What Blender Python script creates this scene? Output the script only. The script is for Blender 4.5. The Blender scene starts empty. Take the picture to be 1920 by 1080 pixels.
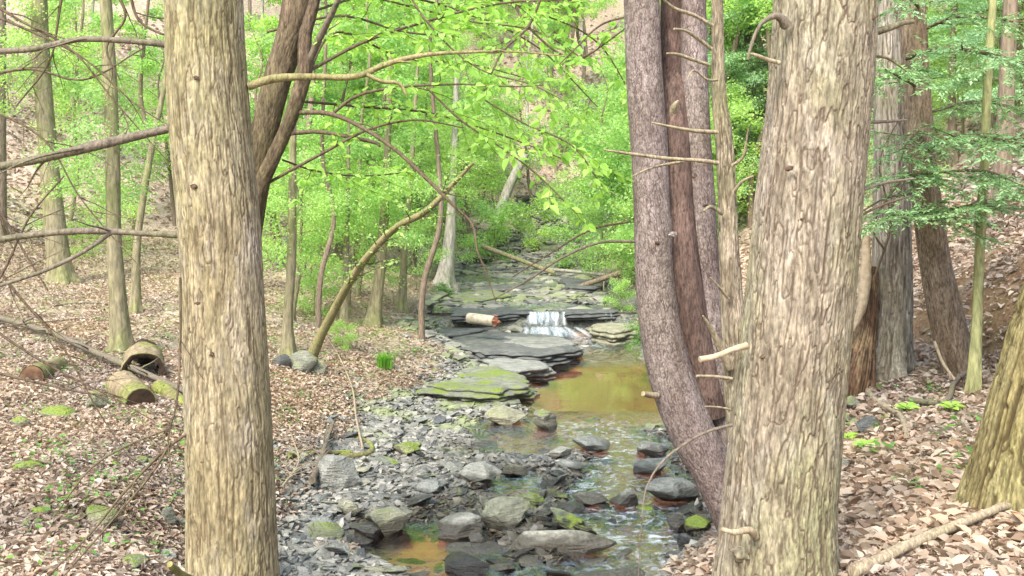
import bpy, math, random
import numpy as np
from mathutils import Vector

# ------------------------------------------------------------------ camera, sky, sun, exposure
scene = bpy.context.scene
COL = scene.collection
F, CX, HOR = 1880.0, 960.0, 400.0          # focal length and horizon row of the 1920x1080 photograph, in its pixels
cam_data = bpy.data.cameras.new("camera")
cam_data.sensor_width = 36.0
cam_data.lens = 36.0 * F / 1920.0
cam_data.shift_y = -(540.0 - HOR) / 1920.0
cam_data.clip_start = 0.05
cam_data.clip_end = 1000.0
cam = bpy.data.objects.new("camera", cam_data)
cam.rotation_euler = (math.radians(90), 0, 0)
cam.location = (0, 0, 0)
COL.objects.link(cam)
scene.camera = cam

SUN_EL, SUN_AZ = math.radians(50), math.radians(205)   # azimuth clockwise from +Y
world = bpy.data.worlds.new("World")
scene.world = world
world.use_nodes = True
wn = world.node_tree
for n in list(wn.nodes):
    wn.nodes.remove(n)
sky = wn.nodes.new("ShaderNodeTexSky")
sky.sky_type = 'NISHITA'
sky.sun_disc = False
sky.sun_elevation = SUN_EL
sky.sun_rotation = SUN_AZ
sky.air_density = 1.2
sky.dust_density = 2.0
sky.ozone_density = 0.6
bg = wn.nodes.new("ShaderNodeBackground")
bg.inputs["Strength"].default_value = 0.15
wo = wn.nodes.new("ShaderNodeOutputWorld")
wn.links.new(sky.outputs[0], bg.inputs[0])
wn.links.new(bg.outputs[0], wo.inputs[0])

sl = bpy.data.lights.new("sun", 'SUN')
sl.energy = 2.0
sl.angle = math.radians(25)
sl.color = (1.0, 0.965, 0.91)
sun = bpy.data.objects.new("sun", sl)
sd = Vector((math.sin(SUN_AZ) * math.cos(SUN_EL), math.cos(SUN_AZ) * math.cos(SUN_EL), math.sin(SUN_EL)))
sun.rotation_euler = sd.to_track_quat('Z', 'Y').to_euler()
sun.location = sd * 60
COL.objects.link(sun)

scene.view_settings.view_transform = 'Standard'
scene.view_settings.look = 'None'
scene.view_settings.exposure = 1.84
scene.view_settings.gamma = 1.0
scene.view_settings.use_curve_mapping = False
cy = scene.cycles
cy.max_bounces = 7
cy.diffuse_bounces = 4
cy.glossy_bounces = 3
cy.transmission_bounces = 4
cy.transparent_max_bounces = 8
cy.caustics_reflective = False
cy.caustics_refractive = False
cy.use_denoising = True
try:
    cy.denoiser = 'OPENIMAGEDENOISE'
    cy.denoising_input_passes = 'RGB_ALBEDO_NORMAL'
except Exception:
    pass

R = np.random.default_rng(7)
random.seed(7)
V3 = lambda a: np.asarray(a, dtype=np.float64)


def P(px, py, d):
    """point seen at photo pixel (px, py) at distance d in front of the camera"""
    return np.array([(px - CX) / F * d, d, -(py - HOR) / F * d])


def PZ(px, py, z):
    """point at photo pixel on the level plane z"""
    return P(px, py, -z * F / (py - HOR))


# ------------------------------------------------------------------ noise
def _h(*k):
    h = np.zeros(np.broadcast(*k).shape, dtype=np.uint32)
    for i, a in enumerate(k):
        h = (h ^ (np.asarray(a).astype(np.int64) & 0xffffffff).astype(np.uint32)) * np.uint32(0x9E3779B1 + 2 * i * 7919)
        h ^= h >> np.uint32(15)
    h = h * np.uint32(0x85EBCA6B); h ^= h >> np.uint32(13)
    h = h * np.uint32(0xC2B2AE35); h ^= h >> np.uint32(16)
    return h.astype(np.float64) / 4294967295.0


def vn2(x, y, s=0, perx=None):
    xi, yi = np.floor(x), np.floor(y)
    fx, fy = x - xi, y - yi
    fx = fx * fx * (3 - 2 * fx); fy = fy * fy * (3 - 2 * fy)
    x0, x1 = xi, xi + 1
    if perx:
        x0, x1 = np.mod(x0, perx), np.mod(x1, perx)
    a, b = _h(x0, yi, s), _h(x1, yi, s)
    c, d = _h(x0, yi + 1, s), _h(x1, yi + 1, s)
    return (a + (b - a) * fx) * (1 - fy) + (c + (d - c) * fx) * fy


def fbm(x, y, s=0, o=4):
    t, a, n = 0, 1.0, 0
    for i in range(o):
        t = t + a * vn2(x * 2 ** i + 17.3 * i, y * 2 ** i - 9.1 * i, s + i); n += a; a *= 0.5
    return t / n


def vn3(p, s=0):
    q = np.floor(p); f = p - q; f = f * f * (3 - 2 * f)
    r = 0
    for dx in (0, 1):
        for dy in (0, 1):
            for dz in (0, 1):
                w = (f[:, 0] if dx else 1 - f[:, 0]) * (f[:, 1] if dy else 1 - f[:, 1]) * (f[:, 2] if dz else 1 - f[:, 2])
                r = r + w * _h(q[:, 0] + dx, q[:, 1] + dy, q[:, 2] + dz, s)
    return r


def voro_edge(u, v, nper, s=0):
    """u in cells (periodic nper), v in cells; distance-to-edge like value F2-F1"""
    ui, vi = np.floor(u), np.floor(v)
    f1 = np.full(u.shape, 9.0); f2 = np.full(u.shape, 9.0); cid = np.zeros(u.shape)
    for du in (-1, 0, 1):
        for dv in (-1, 0, 1):
            cu, cv = ui + du, vi + dv
            ku = np.mod(cu, nper)
            px = cu + 0.1 + 0.8 * _h(ku, cv, s); py = cv + 0.1 + 0.8 * _h(ku, cv, s + 5)
            d = np.hypot(u - px, v - py)
            closer = d < f1
            f2 = np.where(closer, f1, np.minimum(f2, d))
            cid = np.where(closer, _h(ku, cv, s + 9), cid)
            f1 = np.where(closer, d, f1)
    return f2 - f1, cid


def sstep(a, b, x):
    t = np.clip((x - a) / (b - a), 0, 1)
    return t * t * (3 - 2 * t)


# ------------------------------------------------------------------ materials
class NT:
    def __init__(self, name):
        self.m = bpy.data.materials.new(name); self.m.use_nodes = True
        self.t = self.m.node_tree
        for n in list(self.t.nodes):
            self.t.nodes.remove(n)
        self.out = self.n("ShaderNodeOutputMaterial")

    def n(self, kind, **kw):
        nd = self.t.nodes.new(kind)
        for k, v in kw.items():
            setattr(nd, k, v)
        return nd

    def l(self, a, b):
        self.t.links.new(a, b)

    def val(self, sock, v):
        if hasattr(v, "is_linked") or hasattr(v, "links"):
            self.l(v, sock)
        elif isinstance(v, (tuple, list)) and sock.type == 'RGBA' and len(v) == 3:
            sock.default_value = (*v, 1)
        else:
            sock.default_value = v

    def mix(self, fac, a, b, mode='MIX'):
        nd = self.n("ShaderNodeMix", data_type='RGBA', blend_type=mode)
        self.val(nd.inputs[0], fac); self.val(nd.inputs[6], a); self.val(nd.inputs[7], b)
        return nd.outputs[2]

    def math(self, op, a, b=0.5, clamp=False):
        nd = self.n("ShaderNodeMath", operation=op, use_clamp=clamp)
        self.val(nd.inputs[0], a); self.val(nd.inputs[1], b)
        return nd.outputs[0]

    def ramp(self, fac, stops, interp='LINEAR'):
        nd = self.n("ShaderNodeValToRGB"); cr = nd.color_ramp; cr.interpolation = interp
        while len(cr.elements) < len(stops):
            cr.elements.new(0.5)
        for e, (p, c) in zip(cr.elements, stops):
            e.position = p
            e.color = (c, c, c, 1) if isinstance(c, (int, float)) else (*c, 1)
        self.l(fac, nd.inputs[0])
        return nd.outputs[0]

    def coord(self, which="Object", scale=(1, 1, 1)):
        if which == "World":
            o = self.n("ShaderNodeNewGeometry").outputs["Position"]
        else:
            o = self.n("ShaderNodeTexCoord").outputs[which]
        mp = self.n("ShaderNodeMapping"); mp.inputs["Scale"].default_value = scale
        self.l(o, mp.inputs[0])
        return mp.outputs[0]

    def noise(self, vec, scale, detail=3, rough=0.55, dist=0.0):
        nd = self.n("ShaderNodeTexNoise")
        nd.inputs["Scale"].default_value = scale; nd.inputs["Detail"].default_value = detail
        nd.inputs["Roughness"].default_value = rough; nd.inputs["Distortion"].default_value = dist
        self.l(vec, nd.inputs["Vector"])
        return nd.outputs["Fac"]

    def voro(self, vec, scale, feature='F1'):
        nd = self.n("ShaderNodeTexVoronoi", feature=feature)
        nd.inputs["Scale"].default_value = scale
        self.l(vec, nd.inputs["Vector"])
        return nd

    def attr(self, name):
        return self.n("ShaderNodeAttribute", attribute_name=name).outputs["Fac"]

    def bump(self, h, strength=0.5, dist=0.01):
        nd = self.n("ShaderNodeBump"); nd.inputs["Strength"].default_value = strength
        nd.inputs["Distance"].default_value = dist
        self.l(h, nd.inputs["Height"])
        return nd.outputs[0]

    def principled(self, col, rough=0.8, spec=0.3, normal=None):
        nd = self.n("ShaderNodeBsdfPrincipled")
        self.val(nd.inputs["Base Color"], col); self.val(nd.inputs["Roughness"], rough)
        self.val(nd.inputs["Specular IOR Level"], spec)
        if normal is not None:
            self.l(normal, nd.inputs["Normal"])
        return nd.outputs[0]

    def done(self, shader):
        self.l(shader, self.out.inputs[0])
        return self.m


def bark_mat(name, c1, c2, crack, moss=(0.12, 0.14, 0.03), moss_amt=0.4, fine=90, bump=0.5, stretch=0.25, pale=(0.5, 0.44, 0.38), pale_amt=0.35):
    t = NT(name)
    oc = t.coord("Object", (1, 1, stretch))
    big = t.noise(t.coord("Object", (1, 1, 0.5)), 3.2, 3)
    f = t.noise(oc, fine, 4, 0.65)
    f2 = t.noise(oc, fine * 0.3, 3, 0.6, 0.6)
    col = t.mix(t.ramp(big, [(0.38, 0.0), (0.62, 1.0)]), c1, c2)
    pf = t.math('MULTIPLY', t.ramp(t.noise(t.coord("Object", (1, 1, 0.35)), 9, 4, 0.6), [(0.5, 0.0), (0.68, 1.0)]), pale_amt)
    col = t.mix(pf, col, pale)
    mf = t.math('MULTIPLY', t.ramp(t.noise(t.coord("Object", (1, 1, 0.4)), 2.1, 4, 0.6), [(0.42, 0.0), (0.62, 1.0)]), moss_amt)
    col = t.mix(mf, col, moss)
    col = t.mix(0.9, col, t.ramp(f, [(0.32, 0.40), (0.5, 0.95), (0.70, 1.45)]), 'MULTIPLY')
    col = t.mix(0.75, col, t.ramp(f2, [(0.35, 0.55), (0.62, 1.25)]), 'MULTIPLY')
    ck = t.attr("crack")
    col = t.mix(t.ramp(ck, [(0.12, 0.0), (0.95, 0.92)]), col, crack)
    b = t.bump(t.math('ADD', f, t.math('MULTIPLY', f2, 0.8)), bump, 0.008)
    return t.done(t.principled(col, 0.9, 0.15, b))


def simple_bark(name, c1, c2, scale=30, moss_amt=0.3, moss=(0.13, 0.16, 0.04)):
    t = NT(name)
    oc = t.coord("Object", (1, 1, 0.22))
    a = t.noise(oc, scale, 4, 0.65, 0.5)
    b = t.noise(t.coord("Object"), 1.7, 3)
    col = t.mix(b, c1, c2)
    mf = t.math('MULTIPLY', t.ramp(t.noise(t.coord("Object", (1, 1, .5)), 2.3, 3), [(0.45, 0.0), (0.6, 1.0)]), moss_amt)
    col = t.mix(mf, col, moss)
    col = t.mix(0.85, col, t.ramp(a, [(0.3, 0.35), (0.65, 1.25)]), 'MULTIPLY')
    return t.done(t.principled(col, 0.9, 0.15, t.bump(a, 0.7, 0.02)))


def leaf_mat(name, cols, trans, tmul=1.0, mixf=0.5, rough=0.5):
    t = NT(name)
    g = t.n("ShaderNodeNewGeometry"); oi = t.n("ShaderNodeObjectInfo")
    r = g.outputs["Random Per Island"]
    n = len(cols)
    col = t.ramp(r, [(i / (n - 1), c) for i, c in enumerate(cols)])
    big = t.noise(t.coord("World"), 0.55, 2)
    col = t.mix(0.5, col, t.ramp(big, [(0.3, (0.78, 0.85, 0.9)), (0.7, (1.2, 1.12, 0.8))]), 'MULTIPLY')
    col = t.mix(0.35, col, t.ramp(oi.outputs["Random"], [(0.0, (0.7, 0.85, 1.0)), (1.0, (1.25, 1.1, 0.75))]), 'MULTIPLY')
    d = t.principled(col, rough, 0.25)
    tr = t.n("ShaderNodeBsdfTranslucent")
    t.l(t.mix(1.0, col, tuple(c * tmul for c in trans), 'MULTIPLY'), tr.inputs[0])
    ms = t.n("ShaderNodeMixShader"); ms.inputs[0].default_value = mixf
    t.l(d, ms.inputs[1]); t.l(tr.outputs[0], ms.inputs[2])
    return t.done(ms.outputs[0])


M = {}
M['left_bark'] = bark_mat("olive_tan_bark", (0.235, 0.19, 0.105), (0.30, 0.25, 0.16), (0.075, 0.05, 0.028), moss=(0.20, 0.19, 0.075), moss_amt=0.5, pale=(0.40, 0.345, 0.28), pale_amt=0.6)
M['big_bark'] = bark_mat("grey_tan_plate_bark", (0.22, 0.18, 0.125), (0.27, 0.225, 0.17), (0.075, 0.05, 0.033), moss=(0.175, 0.175, 0.075), moss_amt=0.7, pale=(0.36, 0.32, 0.27), pale_amt=0.6)
M['purple_bark'] = bark_mat("purple_brown_bark", (0.175, 0.132, 0.115), (0.235, 0.188, 0.168), (0.06, 0.036, 0.03), moss_amt=0.12, pale=(0.34, 0.28, 0.255), pale_amt=0.5, fine=120, stretch=0.6)
M['shaded_red_wood'] = bark_mat("shaded_reddish_inner_bark", (0.075, 0.047, 0.037), (0.12, 0.08, 0.063), (0.025, 0.014, 0.01), moss_amt=0.0, pale=(0.23, 0.15, 0.12), pale_amt=0.4)  # reddish wood of the cleft with its shadow mixed into the tone
M['dead_bark'] = bark_mat("dead_snag_bark", (0.205, 0.165, 0.11), (0.27, 0.22, 0.155), (0.08, 0.055, 0.035), moss=(0.20, 0.20, 0.09), moss_amt=0.5, pale=(0.40, 0.33, 0.25), pale_amt=0.5)
M['deep_bark'] = bark_mat("deep_ridged_olive_bark", (0.20, 0.165, 0.07), (0.27, 0.22, 0.115), (0.055, 0.038, 0.016), moss=(0.15, 0.16, 0.045), moss_amt=0.5, pale=(0.32, 0.265, 0.17), pale_amt=0.35)
M['peel_bark'] = bark_mat("pale_stringy_bark", (0.255, 0.217, 0.162), (0.374, 0.323, 0.264), (0.076, 0.055, 0.038), moss_amt=0.3, pale=(0.493, 0.442, 0.391), pale_amt=0.5, stretch=0.08)
M['brown_bark'] = bark_mat("warm_brown_bark", (0.20, 0.14, 0.09), (0.25, 0.185, 0.13), (0.08, 0.045, 0.025), moss_amt=0.1, pale=(0.36, 0.27, 0.2), pale_amt=0.3)
M['dark_bark'] = bark_mat("dark_brown_bark", (0.095, 0.062, 0.042), (0.135, 0.095, 0.065), (0.035, 0.022, 0.015), moss_amt=0.25, pale=(0.3, 0.22, 0.15), pale_amt=0.3)
M['far_bark'] = simple_bark("olive_grey_bark", (0.19, 0.165, 0.09), (0.28, 0.24, 0.15), 26, 0.45, (0.17, 0.2, 0.05))
M['far_bark_brown'] = simple_bark("grey_brown_bark", (0.16, 0.115, 0.08), (0.25, 0.19, 0.14), 26, 0.2)
M['far_bark_pale'] = simple_bark("pale_grey_bark", (0.33, 0.30, 0.25), (0.42, 0.38, 0.32), 20, 0.25)
M['sapling_bark'] = simple_bark("smooth_green_bark", (0.27, 0.27, 0.11), (0.36, 0.34, 0.17), 30, 0.3)
M['twig'] = simple_bark("dark_twig_bark", (0.10, 0.07, 0.045), (0.16, 0.115, 0.075), 60, 0.15)
M['branch'] = simple_bark("grey_brown_branch_bark", (0.14, 0.11, 0.08), (0.20, 0.165, 0.125), 60, 0.25)
M['branch_olive'] = simple_bark("olive_branch_bark", (0.24, 0.20, 0.09), (0.30, 0.25, 0.13), 60, 0.35)
M['dead_branch'] = simple_bark("bleached_dead_branch", (0.30, 0.235, 0.15), (0.38, 0.31, 0.21), 60, 0.15)
M['beech_leaf'] = leaf_mat("fresh_beech_leaf", [(0.30, 0.50, 0.09), (0.40, 0.62, 0.13), (0.50, 0.72, 0.19), (0.34, 0.56, 0.11)], (1.15, 1.2, 0.7), 1.25, 0.5)
M['far_leaf'] = leaf_mat("layered_spring_leaf", [(0.22, 0.39, 0.12), (0.32, 0.50, 0.16), (0.47, 0.64, 0.24), (0.27, 0.44, 0.19)], (1.1, 1.15, 0.75), 1.33, 0.55)
M['hemlock_leaf'] = leaf_mat("bluish_hemlock_needle", [(0.20, 0.37, 0.19), (0.30, 0.48, 0.25), (0.42, 0.62, 0.31), (0.25, 0.42, 0.23)], (1.0, 1.1, 0.8), 1.0, 0.4)
M['herb_leaf'] = leaf_mat("low_herb_leaf", [(0.10, 0.24, 0.05), (0.18, 0.34, 0.09), (0.16, 0.36, 0.05)], (1.1, 1.2, 0.7), 1.1, 0.45)
M['grass'] = leaf_mat("grass_blade", [(0.14, 0.32, 0.03), (0.22, 0.44, 0.06)], (1.1, 1.2, 0.7), 1.1, 0.45)
M['litter'] = leaf_mat("dry_fallen_leaf", [(0.38, 0.285, 0.225), (0.49, 0.40, 0.335), (0.27, 0.185, 0.135), (0.60, 0.52, 0.45), (0.42, 0.32, 0.255), (0.21, 0.14, 0.10), (0.56, 0.485, 0.42), (0.42, 0.265, 0.19)], (0.9, 0.7, 0.5), 0.9, 0.3, 0.7)


def ground_material():
    t = NT("leaf_litter_and_gravel")
    w = t.coord("World")
    va = t.voro(w, 17); vb = t.voro(w, 31)
    n1 = t.noise(w, 60, 4); n2 = t.noise(w, 1.1, 4); n3 = t.noise(w, 7, 4)
    stops = [(0.0, (0.26, 0.165, 0.12)), (0.25, (0.47, 0.35, 0.275)), (0.5, (0.36, 0.24, 0.18)), (0.75, (0.57, 0.46, 0.38)), (1.0, (0.42, 0.30, 0.235))]
    la = t.ramp(t.n("ShaderNodeSeparateColor").outputs[0], [(0, 0), (1, 1)])  # placeholder, replaced below
    sa = t.n("ShaderNodeSeparateColor"); t.l(va.outputs["Color"], sa.inputs[0])
    sb = t.n("ShaderNodeSeparateColor"); t.l(vb.outputs["Color"], sb.inputs[0])
    ca = t.ramp(sa.outputs[0], stops); cb = t.ramp(sb.outputs[0], stops)
    leaf = t.mix(t.ramp(sa.outputs[1], [(0.45, 0.0), (0.55, 1.0)]), ca, cb)
    leaf = t.mix(0.6, leaf, t.ramp(n1, [(0.3, 0.45), (0.65, 1.25)]), 'MULTIPLY')
    leaf = t.mix(0.5, leaf, t.ramp(n3, [(0.35, 0.6), (0.65, 1.15)]), 'MULTIPLY')
    leaf = t.mix(t.math('MULTIPLY', t.ramp(n2, [(0.48, 0.0), (0.66, 1.0)]), 0.45), leaf, (0.27, 0.24, 0.13))
    # gravel
    vg = t.voro(w, 26); sg = t.n("ShaderNodeSeparateColor"); t.l(vg.outputs["Color"], sg.inputs[0])
    gr = t.ramp(sg.outputs[0], [(0.0, (0.06, 0.06, 0.055)), (0.5, (0.12, 0.12, 0.105)), (1.0, (0.21, 0.205, 0.175))])
    gr = t.mix(0.7, gr, t.ramp(n1, [(0.3, 0.4), (0.7, 1.3)]), 'MULTIPLY')
    soil = t.mix(n3, (0.12, 0.065, 0.035), (0.22, 0.13, 0.07))
    leafm = t.attr("leaf"); wet = t.attr("wet"); moss = t.attr("moss")
    wetc = t.mix(n3, (0.47, 0.28, 0.205), (0.32, 0.20, 0.15))
    base = t.mix(leafm, gr, leaf)
    base = t.mix(wet, base, wetc)
    base = t.mix(t.attr("soil"), base, soil)
    mm = t.math('MULTIPLY', moss, t.ramp(t.noise(w, 5.5, 5, 0.65), [(0.42, 0.0), (0.56, 1.0)]))
    base = t.mix(mm, base, t.mix(n1, (0.09, 0.12, 0.02), (0.22, 0.25, 0.06)))
    hh = t.math('ADD', t.math('MULTIPLY', va.outputs["Distance"], 1.0), t.math('MULTIPLY', n1, 0.5))
    return t.done(t.principled(base, 0.85, 0.2, t.bump(hh, 0.8, 0.03)))


def rock_material(name, c1, c2, moss_amt, moss_scale=3.0, strata=True):
    t = NT(name)
    w = t.coord("World"); oi = t.n("ShaderNodeObjectInfo")
    n1 = t.noise(w, 45, 5, 0.65); n2 = t.noise(w, 6, 4)
    st = t.noise(t.coord("World", (1, 1, 9)), 8, 4, 0.6)
    col = t.mix(t.ramp(n2, [(0.35, 0.0), (0.65, 1.0)]), c1, c2)
    col = t.mix(0.55, col, t.ramp(n1, [(0.3, 0.5), (0.7, 1.3)]), 'MULTIPLY')
    if strata:
        col = t.mix(0.45, col, t.ramp(st, [(0.35, 0.5), (0.6, 1.2)]), 'MULTIPLY')
    col = t.mix(0.6, col, t.ramp(oi.outputs["Random"], [(0.0, (0.62, 0.66, 0.68)), (0.5, (0.95, 0.95, 0.88)), (1.0, (1.25, 1.18, 1.02))]), 'MULTIPLY')
    g = t.n("ShaderNodeNewGeometry")
    sp = t.n("ShaderNodeSeparateXYZ"); t.l(g.outputs["Normal"], sp.inputs[0])
    up = t.ramp(sp.outputs[2], [(0.35, 0.0), (0.75, 1.0)])
    mn = t.ramp(t.noise(w, moss_scale, 6, 0.7), [(0.64 - 0.27 * moss_amt, 0.0), (0.74 - 0.27 * moss_amt, 1.0)])
    mf = t.math('MULTIPLY', up, mn)
    mf = t.math('MULTIPLY', mf, min(1.0, moss_amt * 1.6))
    mc = t.mix(t.noise(w, 60, 4, 0.7), (0.06, 0.09, 0.012), (0.29, 0.36, 0.05))
    # wet stone just above the water line
    ps = t.n("ShaderNodeSeparateXYZ"); t.l(g.outputs["Position"], ps.inputs[0])
    wl = t.math('ADD', ps.outputs[2], t.math('MULTIPLY', t.math('SUBTRACT', n2, 0.5), 0.12))
    dry = t.ramp(t.math('ADD', t.math('MULTIPLY', wl, 1.0), 3.2), [(0.50, 0.0), (0.55, 1.0)])
    col = t.mix(dry, t.mix(1.0, col, (0.32, 0.30, 0.28), 'MULTIPLY'), col)
    col = t.mix(mf, col, mc)
    rough = t.math('ADD', t.math('MULTIPLY', dry, 0.45), 0.35)
    b = t.bump(t.math('ADD', n1, t.math('MULTIPLY', st, 1.5)), 0.9, 0.03)
    return t.done(t.principled(col, rough, 0.4, b))


M['ground'] = ground_material()
M['rock'] = rock_material("grey_shale", (0.17, 0.175, 0.155), (0.28, 0.28, 0.245), 0.12)
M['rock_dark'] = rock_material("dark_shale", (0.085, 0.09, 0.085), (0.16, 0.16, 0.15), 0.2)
M['rock_mossy'] = rock_material("mossy_shale", (0.17, 0.175, 0.13), (0.28, 0.28, 0.22), 0.62)
M['rock_moss_full'] = rock_material("moss_covered_stone", (0.20, 0.21, 0.13), (0.28, 0.27, 0.18), 1.0)
M['rock_pale'] = rock_material("pale_shale", (0.27, 0.265, 0.22), (0.38, 0.365, 0.31), 0.1)
M['rock_olive'] = rock_material("olive_sandstone", (0.20, 0.20, 0.14), (0.31, 0.30, 0.22), 0.3)


def gravel_material():
    t = NT("creek_gravel")
    g = t.n("ShaderNodeNewGeometry")
    col = t.ramp(g.outputs["Random Per Island"], [(0, (0.055, 0.058, 0.055)), (0.3, (0.15, 0.147, 0.122)), (0.55, (0.25, 0.235, 0.19)), (0.8, (0.11, 0.107, 0.095)), (1, (0.40, 0.37, 0.305))])
    w = t.coord("World"); n1 = t.noise(w, 70, 4)
    col = t.mix(0.6, col, t.ramp(n1, [(0.3, 0.5), (0.7, 1.3)]), 'MULTIPLY')
    ps = t.n("ShaderNodeSeparateXYZ"); t.l(g.outputs["Position"], ps.inputs[0])
    mz = t.ramp(t.noise(w, 1.3, 4), [(0.5, 0.0), (0.6, 1.0)])
    yy = t.ramp(t.math('DIVIDE', ps.outputs[1], 20.0), [(0.52, 0.0), (0.65, 1.0)])
    col = t.mix(t.math('MULTIPLY', t.math('MULTIPLY', mz, yy), 0.7), col, (0.20, 0.23, 0.09))
    wl = t.math('ADD', ps.outputs[2], 3.2)
    dry = t.ramp(wl, [(0.45, 0.0), (0.52, 1.0)])
    col = t.mix(dry, t.mix(1.0, col, (0.4, 0.36, 0.3), 'MULTIPLY'), col)
    return t.done(t.principled(col, t.math('ADD', t.math('MULTIPLY', dry, 0.45), 0.3), 0.4, t.bump(n1, 0.4, 0.01)))


M['gravel'] = gravel_material()


def water_material():
    t = NT("creek_water")
    w = t.coord("World")
    g = t.n("ShaderNodeNewGeometry"); ps = t.n("ShaderNodeSeparateXYZ"); t.l(g.outputs["Position"], ps.inputs[0])
    rip = t.attr("riffle")
    n1 = t.noise(t.coord("World", (1, 0.7, 1)), 9, 4, 0.6, 0.8)
    n2 = t.noise(w, 2.2, 2)
    hgt = t.math('ADD', t.math('MULTIPLY', n1, t.math('ADD', t.math('MULTIPLY', rip, 0.8), 0.012)), t.math('MULTIPLY', n2, 0.03))
    nb = t.bump(hgt, 0.5, 0.16)
    gl = t.n("ShaderNodeBsdfGlossy"); gl.inputs["Roughness"].default_value = 0.03
    gl.inputs["Color"].default_value = (1, 1, 1, 1); t.l(nb, gl.inputs["Normal"])
    tr = t.n("ShaderNodeBsdfTransparent"); tr.inputs[0].default_value = (0.88, 0.73, 0.59, 1)
    fr = t.n("ShaderNodeFresnel"); fr.inputs["IOR"].default_value = 1.36; t.l(nb, fr.inputs["Normal"])
    ms = t.n("ShaderNodeMixShader")
    t.l(t.math('ADD', t.math('MULTIPLY', fr.outputs[0], 1.45), t.math('ADD', t.math('MULTIPLY', rip, 0.14), 0.05), True), ms.inputs[0])
    t.l(tr.outputs[0], ms.inputs[1]); t.l(gl.outputs[0], ms.inputs[2])
    # broken white water where it runs over stones
    foam = t.ramp(t.noise(t.coord("World", (0.8, 1.0, 1)), 8, 4, 0.6, 1.6), [(0.52, 0.0), (0.74, 0.8)])
    ff = t.math('MULTIPLY', foam, t.attr("foam"), True)
    fd = t.n("ShaderNodeBsdfDiffuse"); fd.inputs[0].default_value = (0.55, 0.6, 0.62, 1)
    m2 = t.n("ShaderNodeMixShader"); t.l(ff, m2.inputs[0]); t.l(ms.outputs[0], m2.inputs[1]); t.l(fd.outputs[0], m2.inputs[2])
    return t.done(m2.outputs[0])


def fall_material():
    t = NT("falling_water")
    st = t.noise(t.coord("World", (13, 2, 1.4)), 1.0, 5, 0.62, 0.4)
    a = t.math('MULTIPLY', t.ramp(st, [(0.35, 0.45), (0.60, 1.0)]), t.attr("edge"), True)
    d = t.principled((0.78, 0.82, 0.83), 0.4, 0.4)
    tr = t.n("ShaderNodeBsdfTransparent"); tr.inputs[0].default_value = (0.9, 0.92, 0.92, 1)
    ms = t.n("ShaderNodeMixShader"); t.l(a, ms.inputs[0]); t.l(tr.outputs[0], ms.inputs[1]); t.l(d, ms.inputs[2])
    return t.done(ms.outputs[0])


M['water'] = water_material()
M['fall'] = fall_material()


def plain(name, c1, c2, scale=30, rough=0.85):
    t = NT(name); n = t.noise(t.coord("Object"), scale, 4)
    return t.done(t.principled(t.mix(t.ramp(n, [(0.3, 0.0), (0.7, 1.0)]), c1, c2), rough, 0.2, t.bump(n, 0.6, 0.01)))


M['pale_log'] = plain("pale_peeling_log_bark", (0.22, 0.19, 0.13), (0.44, 0.39, 0.30), 14)
M['red_rot'] = plain("red_brown_broken_wood", (0.20, 0.065, 0.035), (0.36, 0.16, 0.09), 25)
M['rot'] = plain("crumbled_brown_wood", (0.06, 0.032, 0.018), (0.22, 0.125, 0.07), 12)
M['rot_bark'] = bark_mat("rotten_red_brown_wood", (0.10, 0.05, 0.03), (0.20, 0.12, 0.07), (0.02, 0.012, 0.008), moss_amt=0.15, pale=(0.33, 0.24, 0.14), pale_amt=0.6, fine=50, stretch=0.15)
M['hollow'] = plain("dark_rot_and_hollow_shade", (0.02, 0.013, 0.008), (0.06, 0.035, 0.02), 20)  # near-black tone: painted shade inside the hollow log, also a dark rotten end
M['raw_wood'] = plain("bleached_splintered_wood", (0.28, 0.21, 0.13), (0.44, 0.35, 0.24), 25)
M['log_bark'] = simple_bark("tan_log_bark", (0.20, 0.15, 0.085), (0.30, 0.235, 0.15), 24, 0.85, (0.17, 0.18, 0.05))
M['moss_log'] = simple_bark("moss_covered_log", (0.15, 0.14, 0.055), (0.22, 0.20, 0.08), 24, 0.8, (0.20, 0.24, 0.04))
M['knot'] = plain("dark_knot", (0.03, 0.02, 0.013), (0.12, 0.075, 0.045), 60)


# ------------------------------------------------------------------ mesh helpers
def mesh_from(name, verts, faces, mat, smooth=True, attrs=None):
    """faces: list of int arrays (n,3)/(n,4)"""
    me = bpy.data.meshes.new(name)
    verts = np.ascontiguousarray(verts, dtype=np.float32)
    faces = [np.asarray(f, dtype=np.int32) for f in faces if len(f)]
    me.vertices.add(len(verts)); me.vertices.foreach_set("co", verts.ravel())
    nl = sum(f.size for f in faces); nf = sum(len(f) for f in faces)
    me.loops.add(nl); me.polygons.add(nf)
    me.loops.foreach_set("vertex_index", np.concatenate([f.ravel() for f in faces]))
    tot = np.concatenate([np.full(len(f), f.shape[1], dtype=np.int32) for f in faces])
    st = np.concatenate([[0], np.cumsum(tot)[:-1]]).astype(np.int32)
    me.polygons.foreach_set("loop_start", st)
    try:
        me.polygons.foreach_set("loop_total", tot)
    except Exception:
        pass
    me.polygons.foreach_set("use_smooth", np.full(nf, smooth, dtype=bool))
    if attrs:
        for k, a in attrs.items():
            at = me.attributes.new(k, 'FLOAT', 'POINT')
            at.data.foreach_set("value", np.ascontiguousarray(a, dtype=np.float32))
    me.materials.append(mat)
    me.update(calc_edges=True); me.validate()
    return me


def tag(o, label=None, cat=None, group=None, kind=None):
    if label: o["label"] = label
    if cat: o["category"] = cat
    if group: o["group"] = group
    if kind: o["kind"] = kind
    return o


def link(name, me, loc=(0, 0, 0), parent=None):
    o = bpy.data.objects.new(name, me); COL.objects.link(o)
    o.location = loc
    if parent is not None: o.parent = parent
    return o


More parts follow.
